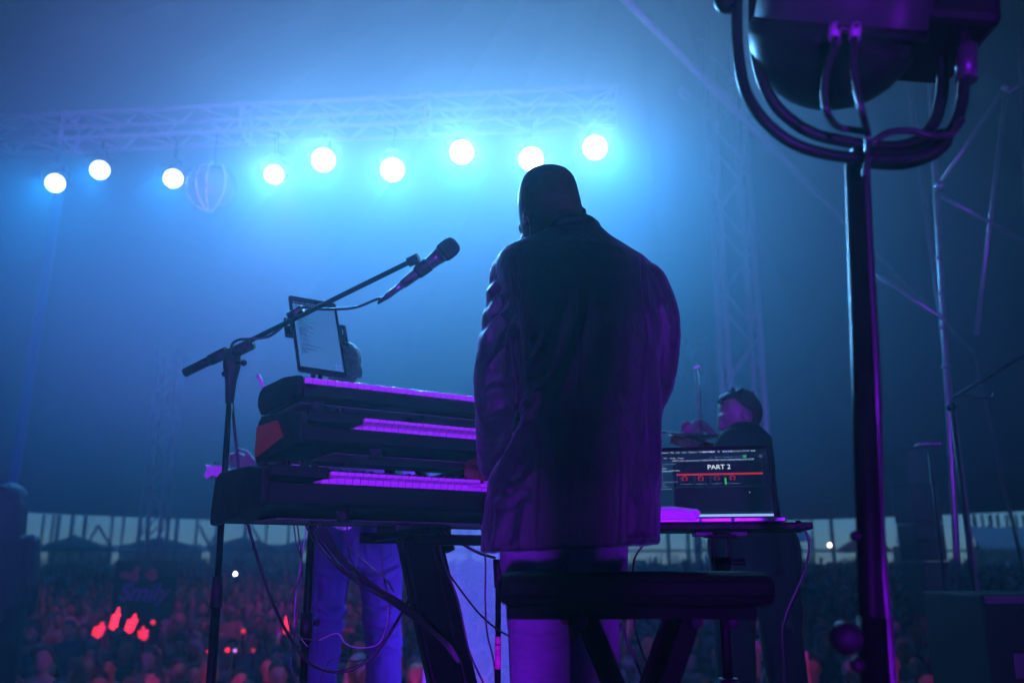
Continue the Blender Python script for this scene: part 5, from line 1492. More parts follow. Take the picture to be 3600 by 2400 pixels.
nt.links.new(mp_.outputs[0], mx2.inputs[0]); nt.links.new(tr_.outputs[0], mx2.inputs[1]); nt.links.new(df_.outputs[0], mx2.inputs[2])
nt.links.new(fr_.outputs[0], mx_.inputs[0]); nt.links.new(mx2.outputs[0], mx_.inputs[1]); nt.links.new(gl_.outputs[0], mx_.inputs[2])
nt.links.new(mx_.outputs[0], nt.nodes['Material Output'].inputs[0])
MB().ball(bc_, br, 36, 22).build('shell', gm, ball)
M_SEAM = mat('seam_tape', (0.75, 0.72, 0.78), 0.3, noise_amt=0.4, noise_scale=14)
for k, a in enumerate((-62, -18, 6, 48)):
    pts = [bc_ + Matrix.Rotation(R(a), 3, 'Z') @ Vector((0, -br * 1.004 * math.cos(R(b)), br * 1.004 * math.sin(R(b)))) for b in range(-85, 86, 10)]
    MB().tube(pts, 0.010 if k in (1, 2) else 0.006, 6).build('seam', M_SEAM, ball)
MB().tube([bc_ + Vector((0, 0, br)), Vector((bc_.x, bc_.y, tr_R.z - TB))], 0.006, 6).build('hanger', M_BLACKM, ball)
MB().tube([bc_ + Vector((-0.1, -br * 0.94, 0.03)), bc_ + Vector((-0.06, -br * 0.965, 0.03))], 0.02, 8).build('valve', M_CHROME, ball)

def lattice(name, label, px_l, px_r, py, Y, z0, z1, mat_, r=0.03, bay=0.55, depth=None, lean=0.0, cat='mast', rb=None):
    a, b = atY(px_l, py, Y), atY(px_r, py, Y)
    w = b.x - a.x; depth = depth or w; rb = rb or r * 0.45
    t = thing(name, label, cat, Vector(((a.x + b.x) / 2, Y + depth / 2, z0)))
    C = [(a.x, Y), (b.x, Y), (a.x, Y + depth), (b.x, Y + depth)]
    for x, y in C:
        MB().tube([(x, y, z0), (x + lean * (z1 - z0), y, z1)], r, 10).build('leg', mat_, t)
    n_ = int((z1 - z0) / bay)
    for (i, j) in ((0, 1), (2, 3), (0, 2), (1, 3)):
        for k in range(n_):
            p, q_ = (C[i], C[j]) if k % 2 == 0 else (C[j], C[i])
            zz0, zz1 = z0 + k * bay, z0 + (k + 1) * bay
            MB().tube([(p[0] + lean * (zz0 - z0), p[1], zz0), (q_[0] + lean * (zz1 - z0), q_[1], zz1)], rb, 6).build('brace', mat_, t)
    return t
lattice('lattice_tower', 'pale lattice tower rising right of the standing man', 2536, 2648, 850, 11.5, gz(11.5), 8.6, M_ALU, 0.042, 0.62)
M_PAINTM = mat('painted_mast', (0.35, 0.4, 0.5), 0.45, 0.3, noise_amt=0.15)
lattice('tent_mast', 'thin far lattice mast standing in the crowd behind the dark sign', 486, 558, 1900, 26, gz(26), 7.2, M_PAINTM, 0.055, 0.7)
lattice('tent_mast', 'faint far lattice mast between the man and the violin bow', 2428, 2492, 1300, 27, gz(27), 8.2, M_PAINTM, 0.055, 0.7)
p0, p1 = atY(100, 1200, 13), atY(100, 1200, 13)
tp = thing('tent_pole', 'tall blue pole near the left edge of the stage', 'pole', Vector((p0.x, 13, gz(13))))
MB().tube([(p0.x, 13, gz(13)), (p0.x + 0.15, 13, 7.0)], 0.072, 12).build('shaft', mat('blue_pole', (0.06, 0.12, 0.5), 0.5, noise_amt=0.1), tp)
MB().lathe([(0.3, 0), (0.3, 0.03), (0.08, 0.06)], Matrix.Translation((p0.x, 13, gz(13))), 16).build('base_plate', M_BLACKM, tp)
# slanting quarter pole of the tent, running away to the right
qa, qb = atY(2140, -60, 7.6), atY(3420, 1235, 19)
qp = thing('slanting_pole', 'long grey pole slanting down from the top to the right', 'pole', Vector((qb.x, qb.y, qb.z)))
MB().tube([qa, qb], [0.042, 0.042], 12).build('shaft', mat('grey_pole', (0.32, 0.34, 0.36), 0.4, 0.3, noise_amt=0.15), qp)
MB().tube([atY(2395, 318, 9.15), atY(2414, 340, 9.25)], 0.052, 12).build('sleeve', M_ALU, qp)
MB().tube([qb, Vector((qb.x + 1.5, qb.y + 1.5, gz(qb.y + 1.5)))], 0.042, 10).build('lower_shaft', MATS['grey_pole'], qp)
# scaffold tower at the right edge
SFY = 6.6
sc1 = thing('scaffold_tower', 'slender scaffold tower with braces at the right edge of the stage', 'scaffold', Vector((atY(3400, 1400, SFY).x, SFY, GROUND_Z)))
M_SCAF = mat('galvanised_tube', (0.2, 0.2, 0.21), 0.38, 0.7, noise_amt=0.2)
def pole(a, b, r=0.0242, name='tube'):
    return MB().tube([a, b], r, 10).build(name, M_SCAF, sc1)
l0 = atY(3262, 150, SFY); l1 = atY(3338, 1500, SFY)
foot = l1 + (l1 - l0) * ((l1.z - GROUND_Z) / (l0.z - l1.z))
pole(l0 + (l0 - l1) * 0.25, foot, name='standard')
r0 = atY(3585, 0, SFY - 0.1); r1 = atY(3640, 1500, SFY - 0.1)
foot2 = r1 + (r1 - r0) * ((r1.z - GROUND_Z) / (r0.z - r1.z))
pole(r0 + (r0 - r1) * 0.1, foot2, 0.027, 'standard')
b0_ = Vector((l0.x + 0.35, SFY + 1.1, l0.z)); pole(b0_ + Vector((0, 0, 0.8)), Vector((b0_.x + 0.05, SFY + 1.1, GROUND_Z)), name='standard')
for (xa, ya, xb, yb) in ((3540, 300, 3310, 640), (3535, 330, 3432, 1180), (3310, 690, 3600, 850), (3330, 1130, 2985, 905)):
    pole(atY(xa, ya, SFY - 0.03), atY(xb, yb, SFY + (0.5 if xb < 3000 else 0.1)), 0.018, 'diagonal_brace')
pole(atY(3525, 340, SFY), atY(3590, 300, SFY - 0.1), 0.024, 'ledger')
for y_ in (445, 905, 1030, 1150, 1290):
    q = lerp_rows([(150, 3262), (1500, 3338)], y_)[0]
    pole(atY(q - 16, y_, SFY - 0.03), atY(q + 12, y_, SFY - 0.03), 0.014, 'coupler')
for x_, y_ in ((3540, 310), (3305, 655)):
    MB().ball(atY(x_, y_, SFY - 0.04), 0.045, 10, 8).build('clamp', M_SCAF, sc1)
# second boom stand at the right
rs = thing('microphone_stand', 'faint boom microphone stand near the right edge', 'microphone stand', Vector((atY(3350, 1900, 5.0).x, 5.0, 0)))
ra, rb_ = atY(3344, 1430, 5.0), Vector((atY(3344, 1430, 5.0).x, 5.0, 0.02))
MB().tube([ra, rb_], 0.0125, 10).build('pole', M_BLACKM, rs)
MB().tube([atY(3345, 1400, 5.0), atY(3600, 1250, 4.9)], 0.009, 8).build('boom', M_BLACKM, rs)
MB().ball(ra, 0.026).build('clutch', M_BLACKM, rs)
MB().tube(smooth_path([atY(3370, 1385, 4.98), atY(3430, 1395, 4.97), atY(3480, 1398, 4.96), atY(3490, 1375, 4.95)], 5), 0.004, 6).build('clipped_cable', M_RUBBER, rs)
for k in range(3):
    a = R(60 + 120 * k)
    MB().tube([Vector((ra.x, 5.0, 0.2)), Vector((ra.x + 0.3 * math.cos(a), 5.0 + 0.3 * math.sin(a), 0.02))], 0.009, 8).build('leg', M_BLACKM, rs)
mt = thing('music_stand', 'small dark desk with a purple lit edge beyond the lamp stand', 'stand', Vector((atY(3262, 1563, 5.3).x, 5.3, 0)))
q = atY(3262, 1563, 5.3)
MB().box(q, (0.13, 0.09, 0.012), bev=0.003).build('desk', M_ALU, mt)
MB().box(q + Vector((0.03, 0, 0.012)), (0.05, 0.07, 0.014), bev=0.003).build('box_unit', M_BLACK, mt)
MB().tube([q, Vector((q.x, 5.3, 0.02))], 0.009, 8).build('pole', M_BLACKM, mt)
MB().lathe([(0.12, 0.002), (0.12, 0.02), (0.02, 0.03)], Matrix.Translation((q.x, 5.3, 0)), 20).build('base', M_BLACKM, mt)
# black flight case and wedge in the lower right corner
fc = thing('flight_case', 'black flight case in the dark lower right corner of the stage', 'flight case', Vector((atY(3560, 2300, 3.6).x, 3.6, 0)))
ctr = atY(3570, 2100, 3.7); hgt = atY(3570, 2085, 3.6).z
MB().box((ctr.x + 0.12, 3.75, hgt / 2 + 0.01), (0.72, 0.5, hgt - 0.02), bev=0.01).build('case_shell', M_MATTE, fc)
for z_ in (0.05, hgt - 0.02):
    MB().box((ctr.x + 0.12, 3.497, z_), (0.70, 0.012, 0.03), bev=0.003).build('edge_profile', mat('dull_metal', (0.02, 0.02, 0.022), 0.6, 0.3), fc)
for xx in (-0.12, 0.36):
    MB().box((ctr.x + xx, 3.494, hgt * 0.6), (0.07, 0.016, 0.09), bev=0.003).build('butterfly_latch', MATS['dull_metal'], fc)

# loudspeaker tower beyond the lamp stand
LSY = 12.5
lsx = atY(3290, 1900, LSY).x; lw_ = 100 * mpp(3290, 1900, LSY)
ls = thing('loudspeaker_tower', 'dark stacked loudspeaker tower cutting the daylight strip at the right', 'loudspeaker', Vector((lsx, LSY, gz(LSY))))
zt = atY(3290, 1690, LSY).z; z_ = gz(LSY); k = 0
while z_ < zt:
    h_ = 0.52
    MB().box((lsx - 0.012 * k, LSY + 0.3, z_ + h_ / 2), (lw_ * (1.0 if k % 3 else 1.06), 0.6, h_ - 0.012), bev=0.012).build('cabinet', M_BLACK, ls)
    MB().box((lsx - 0.012 * k, LSY - 0.004, z_ + h_ / 2), (lw_ * 0.86, 0.012, h_ * 0.84), bev=0.004).build('grille', mat('speaker_grille', (0.02, 0.02, 0.022), 0.7, bump=0.5, bump_scale=300), ls)
    z_ += h_; k += 1
MB().tube([atY(3225, 1895, LSY - 0.05), atY(3260, 1897, LSY - 0.02)], 0.035, 8).build('bracket', M_BLACKM, ls)

# frosted panel added beyond the keyboards, standing in for violet lit haze
fs = thing('glow_panel', 'frosted panel added for the violet glow between the stand column and the trousers', 'screen', Vector((atY(1745, 2300, 5.0).x, 5.0, 0)))
gm = bpy.data.materials.new('glow_panel_frost'); gm.use_nodes = True
nt = gm.node_tree; nt.nodes.remove(nt.nodes['Principled BSDF'])
tr_ = nt.nodes.new('ShaderNodeBsdfTransparent'); tr_.inputs[0].default_value = (0.9, 0.92, 1, 1)
df_ = nt.nodes.new('ShaderNodeBsdfDiffuse'); df_.inputs[0].default_value = (0.5, 0.5, 0.55, 1)
tl_ = nt.nodes.new('ShaderNodeBsdfTranslucent'); tl_.inputs[0].default_value = (0.4, 0.4, 0.45, 1)
m1, m2 = nt.nodes.new('ShaderNodeMixShader'), nt.nodes.new('ShaderNodeMixShader')
nz_ = nt.nodes.new('ShaderNodeTexNoise'); nz_.inputs['Scale'].default_value = 1.6
mr_ = nt.nodes.new('ShaderNodeMapRange'); mr_.inputs['To Min'].default_value = 0.15; mr_.inputs['To Max'].default_value = 0.35
nt.links.new(nz_.outputs['Fac'], mr_.inputs['Value']); nt.links.new(mr_.outputs[0], m2.inputs[0])
nt.links.new(df_.outputs[0], m1.inputs[1]); nt.links.new(tl_.outputs[0], m1.inputs[2])
nt.links.new(tr_.outputs[0], m2.inputs[1]); nt.links.new(m1.outputs[0], m2.inputs[2])
nt.links.new(m2.outputs[0], nt.nodes['Material Output'].inputs[0])
xa, xb = atY(1500, 2000, 5.0).x, atY(1995, 2000, 5.0).x
MB().box(((xa + xb) / 2, 5.0, 0.655), (xb - xa, 0.008, 1.28)).build('panel', gm, fs)
for x_ in (xa, xb):
    MB().box((x_, 5.0, 0.655), (0.014, 0.024, 1.31), bev=0.003).build('edge_rail', M_ALU, fs)
    MB().box((x_, 5.0, 0.012), (0.05, 0.36, 0.024), bev=0.004).build('foot', M_BLACKM, fs)

# ================================================================== far side: parasols, perimeter frame, stalls, sign
M_PARA = mat('parasol_cloth', (0.03, 0.035, 0.04), 0.8, noise_amt=0.2, noise_scale=4)
M_PARAR = mat('red_parasol_cloth', (0.55, 0.05, 0.04), 0.8, noise_amt=0.15, noise_scale=4)
M_POST = mat('dark_post', (0.03, 0.033, 0.04), 0.6, noise_amt=0.2)
def parasol(label, ax, ay, rx0, rx1, ry, Y, m_):
    a = atY(ax, ay, Y); e0, e1 = atY(rx0, ry, Y), atY(rx1, ry, Y)
    rad = (e1.x - e0.x) / 2; cx = (e0.x + e1.x) / 2
    t = thing('parasol', label, 'parasol', Vector((cx, Y, gz(Y))), 0, 'parasols beyond the tent edge')
    n = 8
    for k in range(n):
        mb = MB()
        a0, a1 = 2 * math.pi * (k + .5) / n, 2 * math.pi * (k + 1.5) / n
        A = Vector((cx, Y, a.z)); B = Vector((cx + rad * math.cos(a0), Y + rad * math.sin(a0), e0.z)); C = Vector((cx + rad * math.cos(a1), Y + rad * math.sin(a1), e0.z))
        mid = (B + C) / 2 * 0.94 + A * 0.06; d_ = Vector((0, 0, -0.12))
        mb.add([A, B, C, B + d_, C + d_, A + d_ * 0.3], [(0, 1, 2), (1, 3, 4, 2), (0, 5, 3, 1), (0, 2, 4, 5), (5, 4, 3)])
        mb.build('canopy_panel', m_, t)
    MB().tube([Vector((cx, Y, gz(Y))), Vector((cx, Y, a.z + 0.1))], 0.04, 8).build('pole', M_POST, t)
    MB().box(Vector((cx, Y, gz(Y) + 0.05)), (0.6, 0.6, 0.1), bev=0.02).build('foot', M_POST, t)
parasol('leftmost dark parasol, widest and lowest of the four', 262, 1880, 128, 388, 1926, 45, M_PARA)
parasol('dark parasol behind the thin far mast', 560, 1886, 436, 678, 1917, 47, M_PARA)
parasol('dark parasol seen past the microphone stand pole', 852, 1884, 738, 975, 1921, 46, M_PARA)
parasol('dark parasol just left of the tablet pole, mostly hidden', 1085, 1888, 980, 1190, 1919, 47, M_PARA)
parasol('red parasol beyond the crowd behind the lamp stand', 3035, 1872, 2945, 3130, 1932, 44, M_PARAR)
fr = thing('perimeter_frame', 'row of dark posts and crossed braces along the tent edge', 'frame', Vector((0, 48, gz(48))))
PY = 48.0
def fpost(px, lean=0, w=0.055):
    x = atY(px, 1880, PY).x
    MB().box((x, PY, gz(PY) + 1.9), (w * 2, 0.1, 3.8)).build('post', M_POST, fr)
for px in (148, 182, 203, 252, 298, 392, 430, 520, 620, 692, 760, 858, 935, 1010, 1120, 1400, 1650, 2350, 2420, 2560, 2700, 2760, 2860, 2925, 3100, 3160, 3215, 3430, 3458, 3488, 3515, 3545, 3580, 3610):
    fpost(px + random.uniform(-4, 4), w=random.choice((0.05, 0.065, 0.09)))
for xa, xb in ((345, 300), (345, 392), (700, 740), (780, 730), (880, 930), (1600, 1650), (3040, 3110), (3170, 3210), (3480, 3430), (3560, 3600)):
    a, b = atY(xa, 1845, PY - 0.1), atY(xb, 1925, PY - 0.1)
    MB().tube([a, b], 0.07, 6).build('brace', M_POST, fr)
a, b = atY(-200, 1935, PY), atY(3800, 1935, PY)
MB().box(((a.x + b.x) / 2, PY, a.z), (b.x - a.x, 0.09, 0.12)).build('rail', M_POST, fr)
M_WHITE = mat('white_tarp', (0.75, 0.76, 0.78), 0.8, noise_amt=0.1, noise_scale=1)
M_TAN = mat('tan_board', (0.42, 0.33, 0.2), 0.8, noise_amt=0.3, noise_scale=1.5)
def stall(label, x0, x1, ytop, yroof, Y, tan=True):
    a, b = atY(x0, ytop, Y), atY(x1, ytop, Y); zr = atY(x0, yroof, Y).z
    cx, w = (a.x + b.x) / 2, b.x - a.x
    t = thing('market_stall', label, 'stall', Vector((cx, Y, gz(Y))), 0, 'stalls beyond the crowd')
    MB().prism([Vector((a.x, Y - 1, zr)), Vector((b.x, Y - 1, zr)), Vector((b.x, Y, a.z)), Vector((a.x, Y, a.z))], (0, 0, 0), (0, 0.001, 0.12)).build('roof', M_WHITE, t)
    for px_ in (a.x + 0.1, b.x - 0.1):
        MB().box((px_, Y - 0.9, (zr + gz(Y)) / 2), (0.08, 0.08, zr - gz(Y))).build('leg', M_POST, t)
    MB().box((cx, Y - 0.8, gz(Y) + 0.5), (w * 0.94, 0.5, 1.0), bev=0.01).build('counter', M_TAN if tan else M_WHITE, t)
    MB().box((cx, Y + 0.6, gz(Y) + 1.1), (w * 0.96, 0.05, 2.2)).build('back_board', M_TAN, t)
stall('pale roofed stall low behind the leftmost parasol', 150, 385, 1926, 1937, 52)
stall('pale roofed stall behind the dark sign in the crowd', 400, 700, 1924, 1936, 52.5)
stall('pale roofed stall seen past the microphone stand', 720, 1060, 1924, 1936, 52)
stall('bright white gazebo right of the laptop tray', 2700, 2832, 1872, 1905, 47, False)
stall('low white stall between the lamp stand and the loudspeaker tower', 3150, 3262, 1903, 1934, 46, False)
stall('blue white stall at the far right edge', 3405, 3640, 1860, 1930, 46, False)

# dark sign with birds and a word in the crowd
GYs = 17.0
sg = thing('sign_board', 'dark sign board with two purple birds and a handwritten word', 'sign', Vector((atY(515, 2000, GYs).x, GYs, gz(GYs))))
a, b = atY(408, 1968, GYs), atY(622, 1968, GYs)
zb = gz(GYs)
MB().box(((a.x + b.x) / 2, GYs + 0.05, (a.z + zb) / 2), (b.x - a.x, 0.1, a.z - zb), bev=0.01).build('board', M_DARKCLOTH, sg)
M_SIGNP = mat('sign_pink', (0.22, 0.06, 0.16), 0.6, noise_amt=0.15)
M_SIGNV = mat('sign_violet', (0.12, 0.05, 0.55), 0.6, noise_amt=0.15)
def flat(pts, m_, name):
    MB().prism([atY(x, y, GYs - 0.002) for x, y in pts], (0, -0.015, 0), (0, 0, 0)).build(name, m_, sg)
flat([(420, 2012), (440, 2008), (462, 2014), (478, 1992), (490, 1989), (494, 2000), (486, 2016), (488, 2036), (470, 2046), (455, 2034), (428, 2030)], M_SIGNP, 'bird')
flat([(508, 2018), (522, 2008), (536, 1996), (544, 2000), (553, 2016), (552, 2034), (538, 2042), (522, 2034)], M_SIGNP, 'bird')
cu = bpy.data.curves.new('t', 'FONT'); cu.body = 'Smily'; cu.size = 82 * mpp(470, 2090, GYs); cu.shear = 0.35; cu.extrude = 0.01; cu.offset = 0.008
o = bpy.data.objects.new('t', cu); COL.objects.link(o)
me = bpy.data.meshes.new_from_object(o.evaluated_get(bpy.context.evaluated_depsgraph_get()))
bpy.data.objects.remove(o)
me.transform(Matrix.Translation(atY(412, 2108, GYs - 0.02)) @ Matrix.Rotation(R(90), 4, 'X')); me.materials.append(M_SIGNV)
link('lettering', me, sg)

# ================================================================== the crowd
SHIRTS = [(0.5, 0.5, 0.52), (0.03, 0.03, 0.04), (0.3, 0.06, 0.05), (0.08, 0.1, 0.25), (0.6, 0.45, 0.4), (0.02, 0.02, 0.02), (0.25, 0.3, 0.3), (0.5, 0.3, 0.32), (0.12, 0.12, 0.14)]
M_CSHIRT = mat('crowd_shirt', (0.3, 0.3, 0.3), 0.85, rand=SHIRTS)
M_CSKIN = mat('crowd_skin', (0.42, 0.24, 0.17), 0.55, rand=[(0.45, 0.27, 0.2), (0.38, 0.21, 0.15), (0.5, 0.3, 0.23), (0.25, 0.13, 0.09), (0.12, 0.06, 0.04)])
M_CHAIR_ = mat('crowd_hair', (0.02, 0.015, 0.01), 0.6, rand=[(0.012, 0.009, 0.008), (0.05, 0.03, 0.02), (0.02, 0.015, 0.01), (0.22, 0.14, 0.07), (0.3, 0.3, 0.3)])
M_CPANTS = mat('crowd_trousers', (0.04, 0.045, 0.07), 0.85, noise_amt=0.2)
def crowd_mesh(kind, seed):
    """standing person facing -Y, 1.7 m, feet at z = 0; kind sets arms and hair"""
    rn = random.Random(seed)
    bl = Blob(); reg = []
    def L(pts, rs, mi, n=10):
        bl.limb(pts, rs, n)
        for p, q_, r0, r1 in zip(pts, pts[1:], rs, rs[1:]): reg.append((Vector(p), Vector(q_), (r0 + r1) / 2, mi))
    hc_ = Vector((0, -0.02, 1.58))
    q = face_head(bl, hc_, (rn.uniform(-.3, .3), -1, rn.uniform(-.12, .2)), 1.0)
    reg.append((q(0, 0.03, 0.0), q(0, 0.03, -0.08), 0.075, 0)); reg.append((q(0, 0.07, 0.03), q(0, 0.08, 0.0), 0.06, 0))
    reg.append((q(0, -0.03, 0.05), q(0, -0.02, 0.06), 0.088, 2)); reg.append((q(-0.02, 0.06, 0.085), q(0.02, 0.06, 0.085), 0.03, 2))
    bl.ell(q(0, -0.02, 0.045), (0.084, 0.1, 0.085))
    L([hc_ + Vector((0, 0.02, -0.08)), Vector((0, 0.02, 1.40))], [0.052, 0.058], 0)
    if kind in (1, 4):
        for e in (-1, 1):
            L([q(0.06 * e, -0.04, 0.03), q(0.085 * e, -0.03, -0.1), q(0.09 * e, 0.0, -0.24)], [0.04, 0.042, 0.03], 2)
        L([q(0, -0.08, 0.0), q(0, -0.09, -0.22)], [0.06, 0.06], 2)
    bl.loft([ring(Vector((0, 0.02, z)), a, b, 0, 18) for z, a, b in ((1.43, 0.08, 0.06), (1.37, 0.185, 0.10), (1.15, 0.165, 0.115), (0.95, 0.155, 0.11), (0.86, 0.165, 0.115))])
    reg.append((Vector((-0.1, 0.02, 1.35)), Vector((0.1, 0.02, 1.35)), 0.09, 1)); reg.append((Vector((0, 0.02, 1.30)), Vector((0, 0.02, 0.95)), 0.15, 1))
    up = {0: (0, 0), 1: (0, 0), 2: (1, 1), 3: (1, 0), 4: (0, 1), 5: (0.5, 0.5)}[kind]
    for e, u in zip((-1, 1), up):
        s0 = Vector((0.18 * e, 0.02, 1.36))
        if u == 1:
            el = s0 + Vector((0.11 * e, -0.10, 0.14)); wr_ = el + Vector((-0.02 * e, -0.06, 0.25))
        elif u == 0.5:
            el = s0 + Vector((0.09 * e, -0.08, -0.24)); wr_ = el + Vector((-0.12 * e, -0.18, 0.16))
        else:
            el = s0 + Vector((0.06 * e, 0.02, -0.28)); wr_ = el + Vector((-0.04 * e, -0.12, -0.2))
        L([s0, s0.lerp(el, 0.6)], [0.06, 0.052], 1); L([s0.lerp(el, 0.6), el, wr_], [0.042, 0.038, 0.026], 0)
        dr = (wr_ - el).normalized()
        L([wr_, wr_ + dr * 0.08], [0.03, 0.034], 0)
        for k in (-1.5, -.5, .5, 1.5):
            L([wr_ + dr * 0.08 + Vector((0.017 * k, 0, 0)), wr_ + dr * 0.16 + Vector((0.02 * k, -0.012, 0))], [0.011, 0.009], 0, 6)
        L([wr_ + dr * 0.03 + Vector((-0.03 * e, 0, 0)), wr_ + dr * 0.085 + Vector((-0.058 * e, -0.01, 0))], [0.012, 0.01], 0, 6)
    for e in (-1, 1):
        L([Vector((0.085 * e, 0.02, 0.86)), Vector((0.10 * e, 0.0, 0.46)), Vector((0.11 * e, 0.03, 0.06))], [0.095, 0.07, 0.05], 3)
        L([Vector((0.11 * e, 0.04, 0.035)), Vector((0.12 * e, -0.14, 0.03))], [0.042, 0.034], 3)
    me = bl.mesh('person', 0.017, 2)
    def region(c, n_):
        best, mi = 1e9, 1
        for p, q_, r_, m_ in reg:
            d = q_ - p; L2 = d.length_squared
            t = max(0, min(1, (c - p).dot(d) / L2)) if L2 > 1e-9 else 0
            k = (c - p - d * t).length - r_
            if k < best: best, mi = k, m_
        return mi
    set_mats(me, [M_CSKIN, M_CSHIRT, M_CHAIR_, M_CPANTS], region)
    for p in me.polygons: p.use_smooth = True
    me['local'] = 1
    return me
CM = [crowd_mesh(k, 10 + k) for k in range(6)] + [crowd_mesh(k, 30 + k) for k in (0, 1, 5)]
rnd = random.Random(21)
spots = []
y = 7.7
while y < 40:
    hw = 0.60 * y + 0.6
    x = -hw + rnd.uniform(0, 0.4)
    while x < hw:
        spots.append((x + rnd.uniform(-.14, .14), y + rnd.uniform(-.22, .22)))
        x += rnd.uniform(0.52, 0.74)
    y += 0.62 + 0.014 * (y - 7.7)
ME_GLOW = None
near, far = [], []
SPECIAL = {}
for (x, y) in spots:
    if abs(x - sg.location.x) < 0.75 and 15.6 < y < 17.8: continue
    if y < 17.2 and abs(x - sg.location.x * y / GYs) < 0.55 and y > 13.5: continue
    if abs(x - lsx) < 0.45 and abs(y - LSY - 0.2) < 0.7: continue
    hx, hy = proj(Vector((x, y, gz(y) + 1.6)))
    if hx < -40 or hx > 3640: continue
    if y < 15 and (1790 < hx < 2010): continue
    (near if (y < 15.6 and len(near) < 285) else far).append((x, y, hx))
def crowd_label(hx):
    if hx < 1000: return 'blurred onlooker in the red lit crowd left of the keyboards'
    if hx < 2250: return 'blurred onlooker in the crowd glimpsed between stands and legs'
    if hx < 3000: return 'blurred onlooker in the dim crowd under the laptop tray'
    return 'blurred onlooker in the dark crowd right of the lamp stand'
def crowd_group(hx):
    return ('onlookers left of the keyboards' if hx < 1000 else 'onlookers between the stands' if hx < 2250 else 'onlookers under the laptop tray' if hx < 3000 else 'onlookers right of the lamp stand')
for (x, y, hx) in near:
    k = rnd.choices(range(len(CM)), [3, 3, 0.5, 0.9, 0.9, 1.2, 3, 3, 1.2])[0]
    o = bpy.data.objects.new('person', CM[k]); COL.objects.link(o)
    s_ = rnd.uniform(0.93, 1.07)
    o.location = (x, y, gz(y)); o.scale = (s_, s_, s_)
    o.rotation_euler = (0, 0, math.atan2(x, y) * -0.6 + rnd.uniform(-0.45, 0.45))
    tag(o, crowd_label(hx), 'person', crowd_group(hx))
# the rest of the crowd reads as one mass
fm = MB()
mi_list = []
M_FAR = [mat('far_skin', (0.42, 0.25, 0.18), 0.6, noise_amt=0.3, noise_scale=0.9), mat('far_cloth', (0.16, 0.16, 0.19), 0.85, noise_amt=0.75, noise_scale=1.1), mat('far_hair', (0.02, 0.015, 0.012), 0.7, noise_amt=0.4, noise_scale=0.9), mat('far_white', (0.6, 0.6, 0.64), 0.85, noise_amt=0.2, noise_scale=1)]
def far_person(x, y):
    z0 = gz(y); s_ = rnd.uniform(0.92, 1.08)
    def e(c, rad, mi, n=8, m=6):
        n0 = len(fm.f); fm.ball(Vector((x, y, z0)) + Vector(c) * s_, 1.0, n, m, None, tuple(r_ * s_ for r_ in rad)); mi_list.extend([mi] * (len(fm.f) - n0))
    def t(a, b, r0, r1, mi):
        n0 = len(fm.f); fm.tube([Vector((x, y, z0)) + Vector(a) * s_, Vector((x, y, z0)) + Vector(b) * s_], [r0 * s_, r1 * s_], 6); mi_list.extend([mi] * (len(fm.f) - n0))
    e((0, -0.02, 1.57), (0.075, 0.09, 0.11), 0); e((0, 0.02, 1.62), (0.085, 0.095, 0.09), 2)
    if rnd.random() < 0.4: e((0, 0.05, 1.48), (0.1, 0.06, 0.17), 2)
    cl = 3 if rnd.random() < 0.28 else 1
    e((0, 0, 1.15), (0.2, 0.12, 0.33), cl); t((0, 0, 0.9), (0, 0, 0.05), 0.15, 0.12, 1)
    for s1 in (-1, 1):
        if rnd.random() < 0.12: t((0.17 * s1, 0, 1.35), (0.22 * s1, -0.1, 1.78), 0.045, 0.03, 0); e((0.22 * s1, -0.1, 1.83), (0.03, 0.03, 0.06), 0, 6, 4)
        else: t((0.2 * s1, 0, 1.35), (0.24 * s1, -0.06, 0.9), 0.05, 0.035, cl)
for (x, y, hx) in far: far_person(x, y)
for k in range(90): far_person(rnd.uniform(-27, 27), rnd.uniform(40, 45))
fo = fm.build('crowd', None, fix=False)
for m_ in M_FAR: fo.data.materials.append(m_)
fo.data.polygons.foreach_set('material_index', mi_list)
tag(fo, 'far blurred mass of the audience under the tent edge', None, None, 'stuff')

# raised hands with their red light put in as glow, red dots, phone lights
def glow(name, label, cat, px, py, Y, col, s_, parts):
    t = thing(name, label, cat, atY(px, py, Y), 0)
    rg = random.Random(px)
    for nm, dx, dy, r, ln_ in parts:
        c = atY(px + dx, py + dy, Y)
        m_ = mat('%s_glow_%g' % (nm, s_), (0.1, 0.02, 0.02), 0.4, emit=col, emit_s=s_) if name == 'red_glow' else mat('phone_glow_%d' % px, (0.1, 0.1, 0.1), 0.3, emit=col, emit_s=s_)
        if ln_ > 0.05:                 # a raised hand, the red light on it put in as emission
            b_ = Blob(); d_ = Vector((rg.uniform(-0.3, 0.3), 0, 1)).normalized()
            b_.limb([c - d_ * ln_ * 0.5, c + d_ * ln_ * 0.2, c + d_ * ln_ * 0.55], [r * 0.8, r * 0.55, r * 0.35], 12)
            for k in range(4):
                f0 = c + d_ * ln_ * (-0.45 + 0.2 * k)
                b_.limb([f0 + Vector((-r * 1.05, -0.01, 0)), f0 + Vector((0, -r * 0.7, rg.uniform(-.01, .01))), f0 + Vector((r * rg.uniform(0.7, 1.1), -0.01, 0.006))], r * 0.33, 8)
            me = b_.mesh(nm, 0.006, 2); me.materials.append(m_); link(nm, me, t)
        else:
            MB().ball(c, r, 12, 8).build(nm, m_, t)
    MB().tube([atY(px, py + 12, Y), atY(px, py + 12, Y) - Vector((0, 0, 0.14))], 0.014, 8).build('grip', M_BLACK, t)
    return t
REDL = (1.0, 0.02, 0.05)
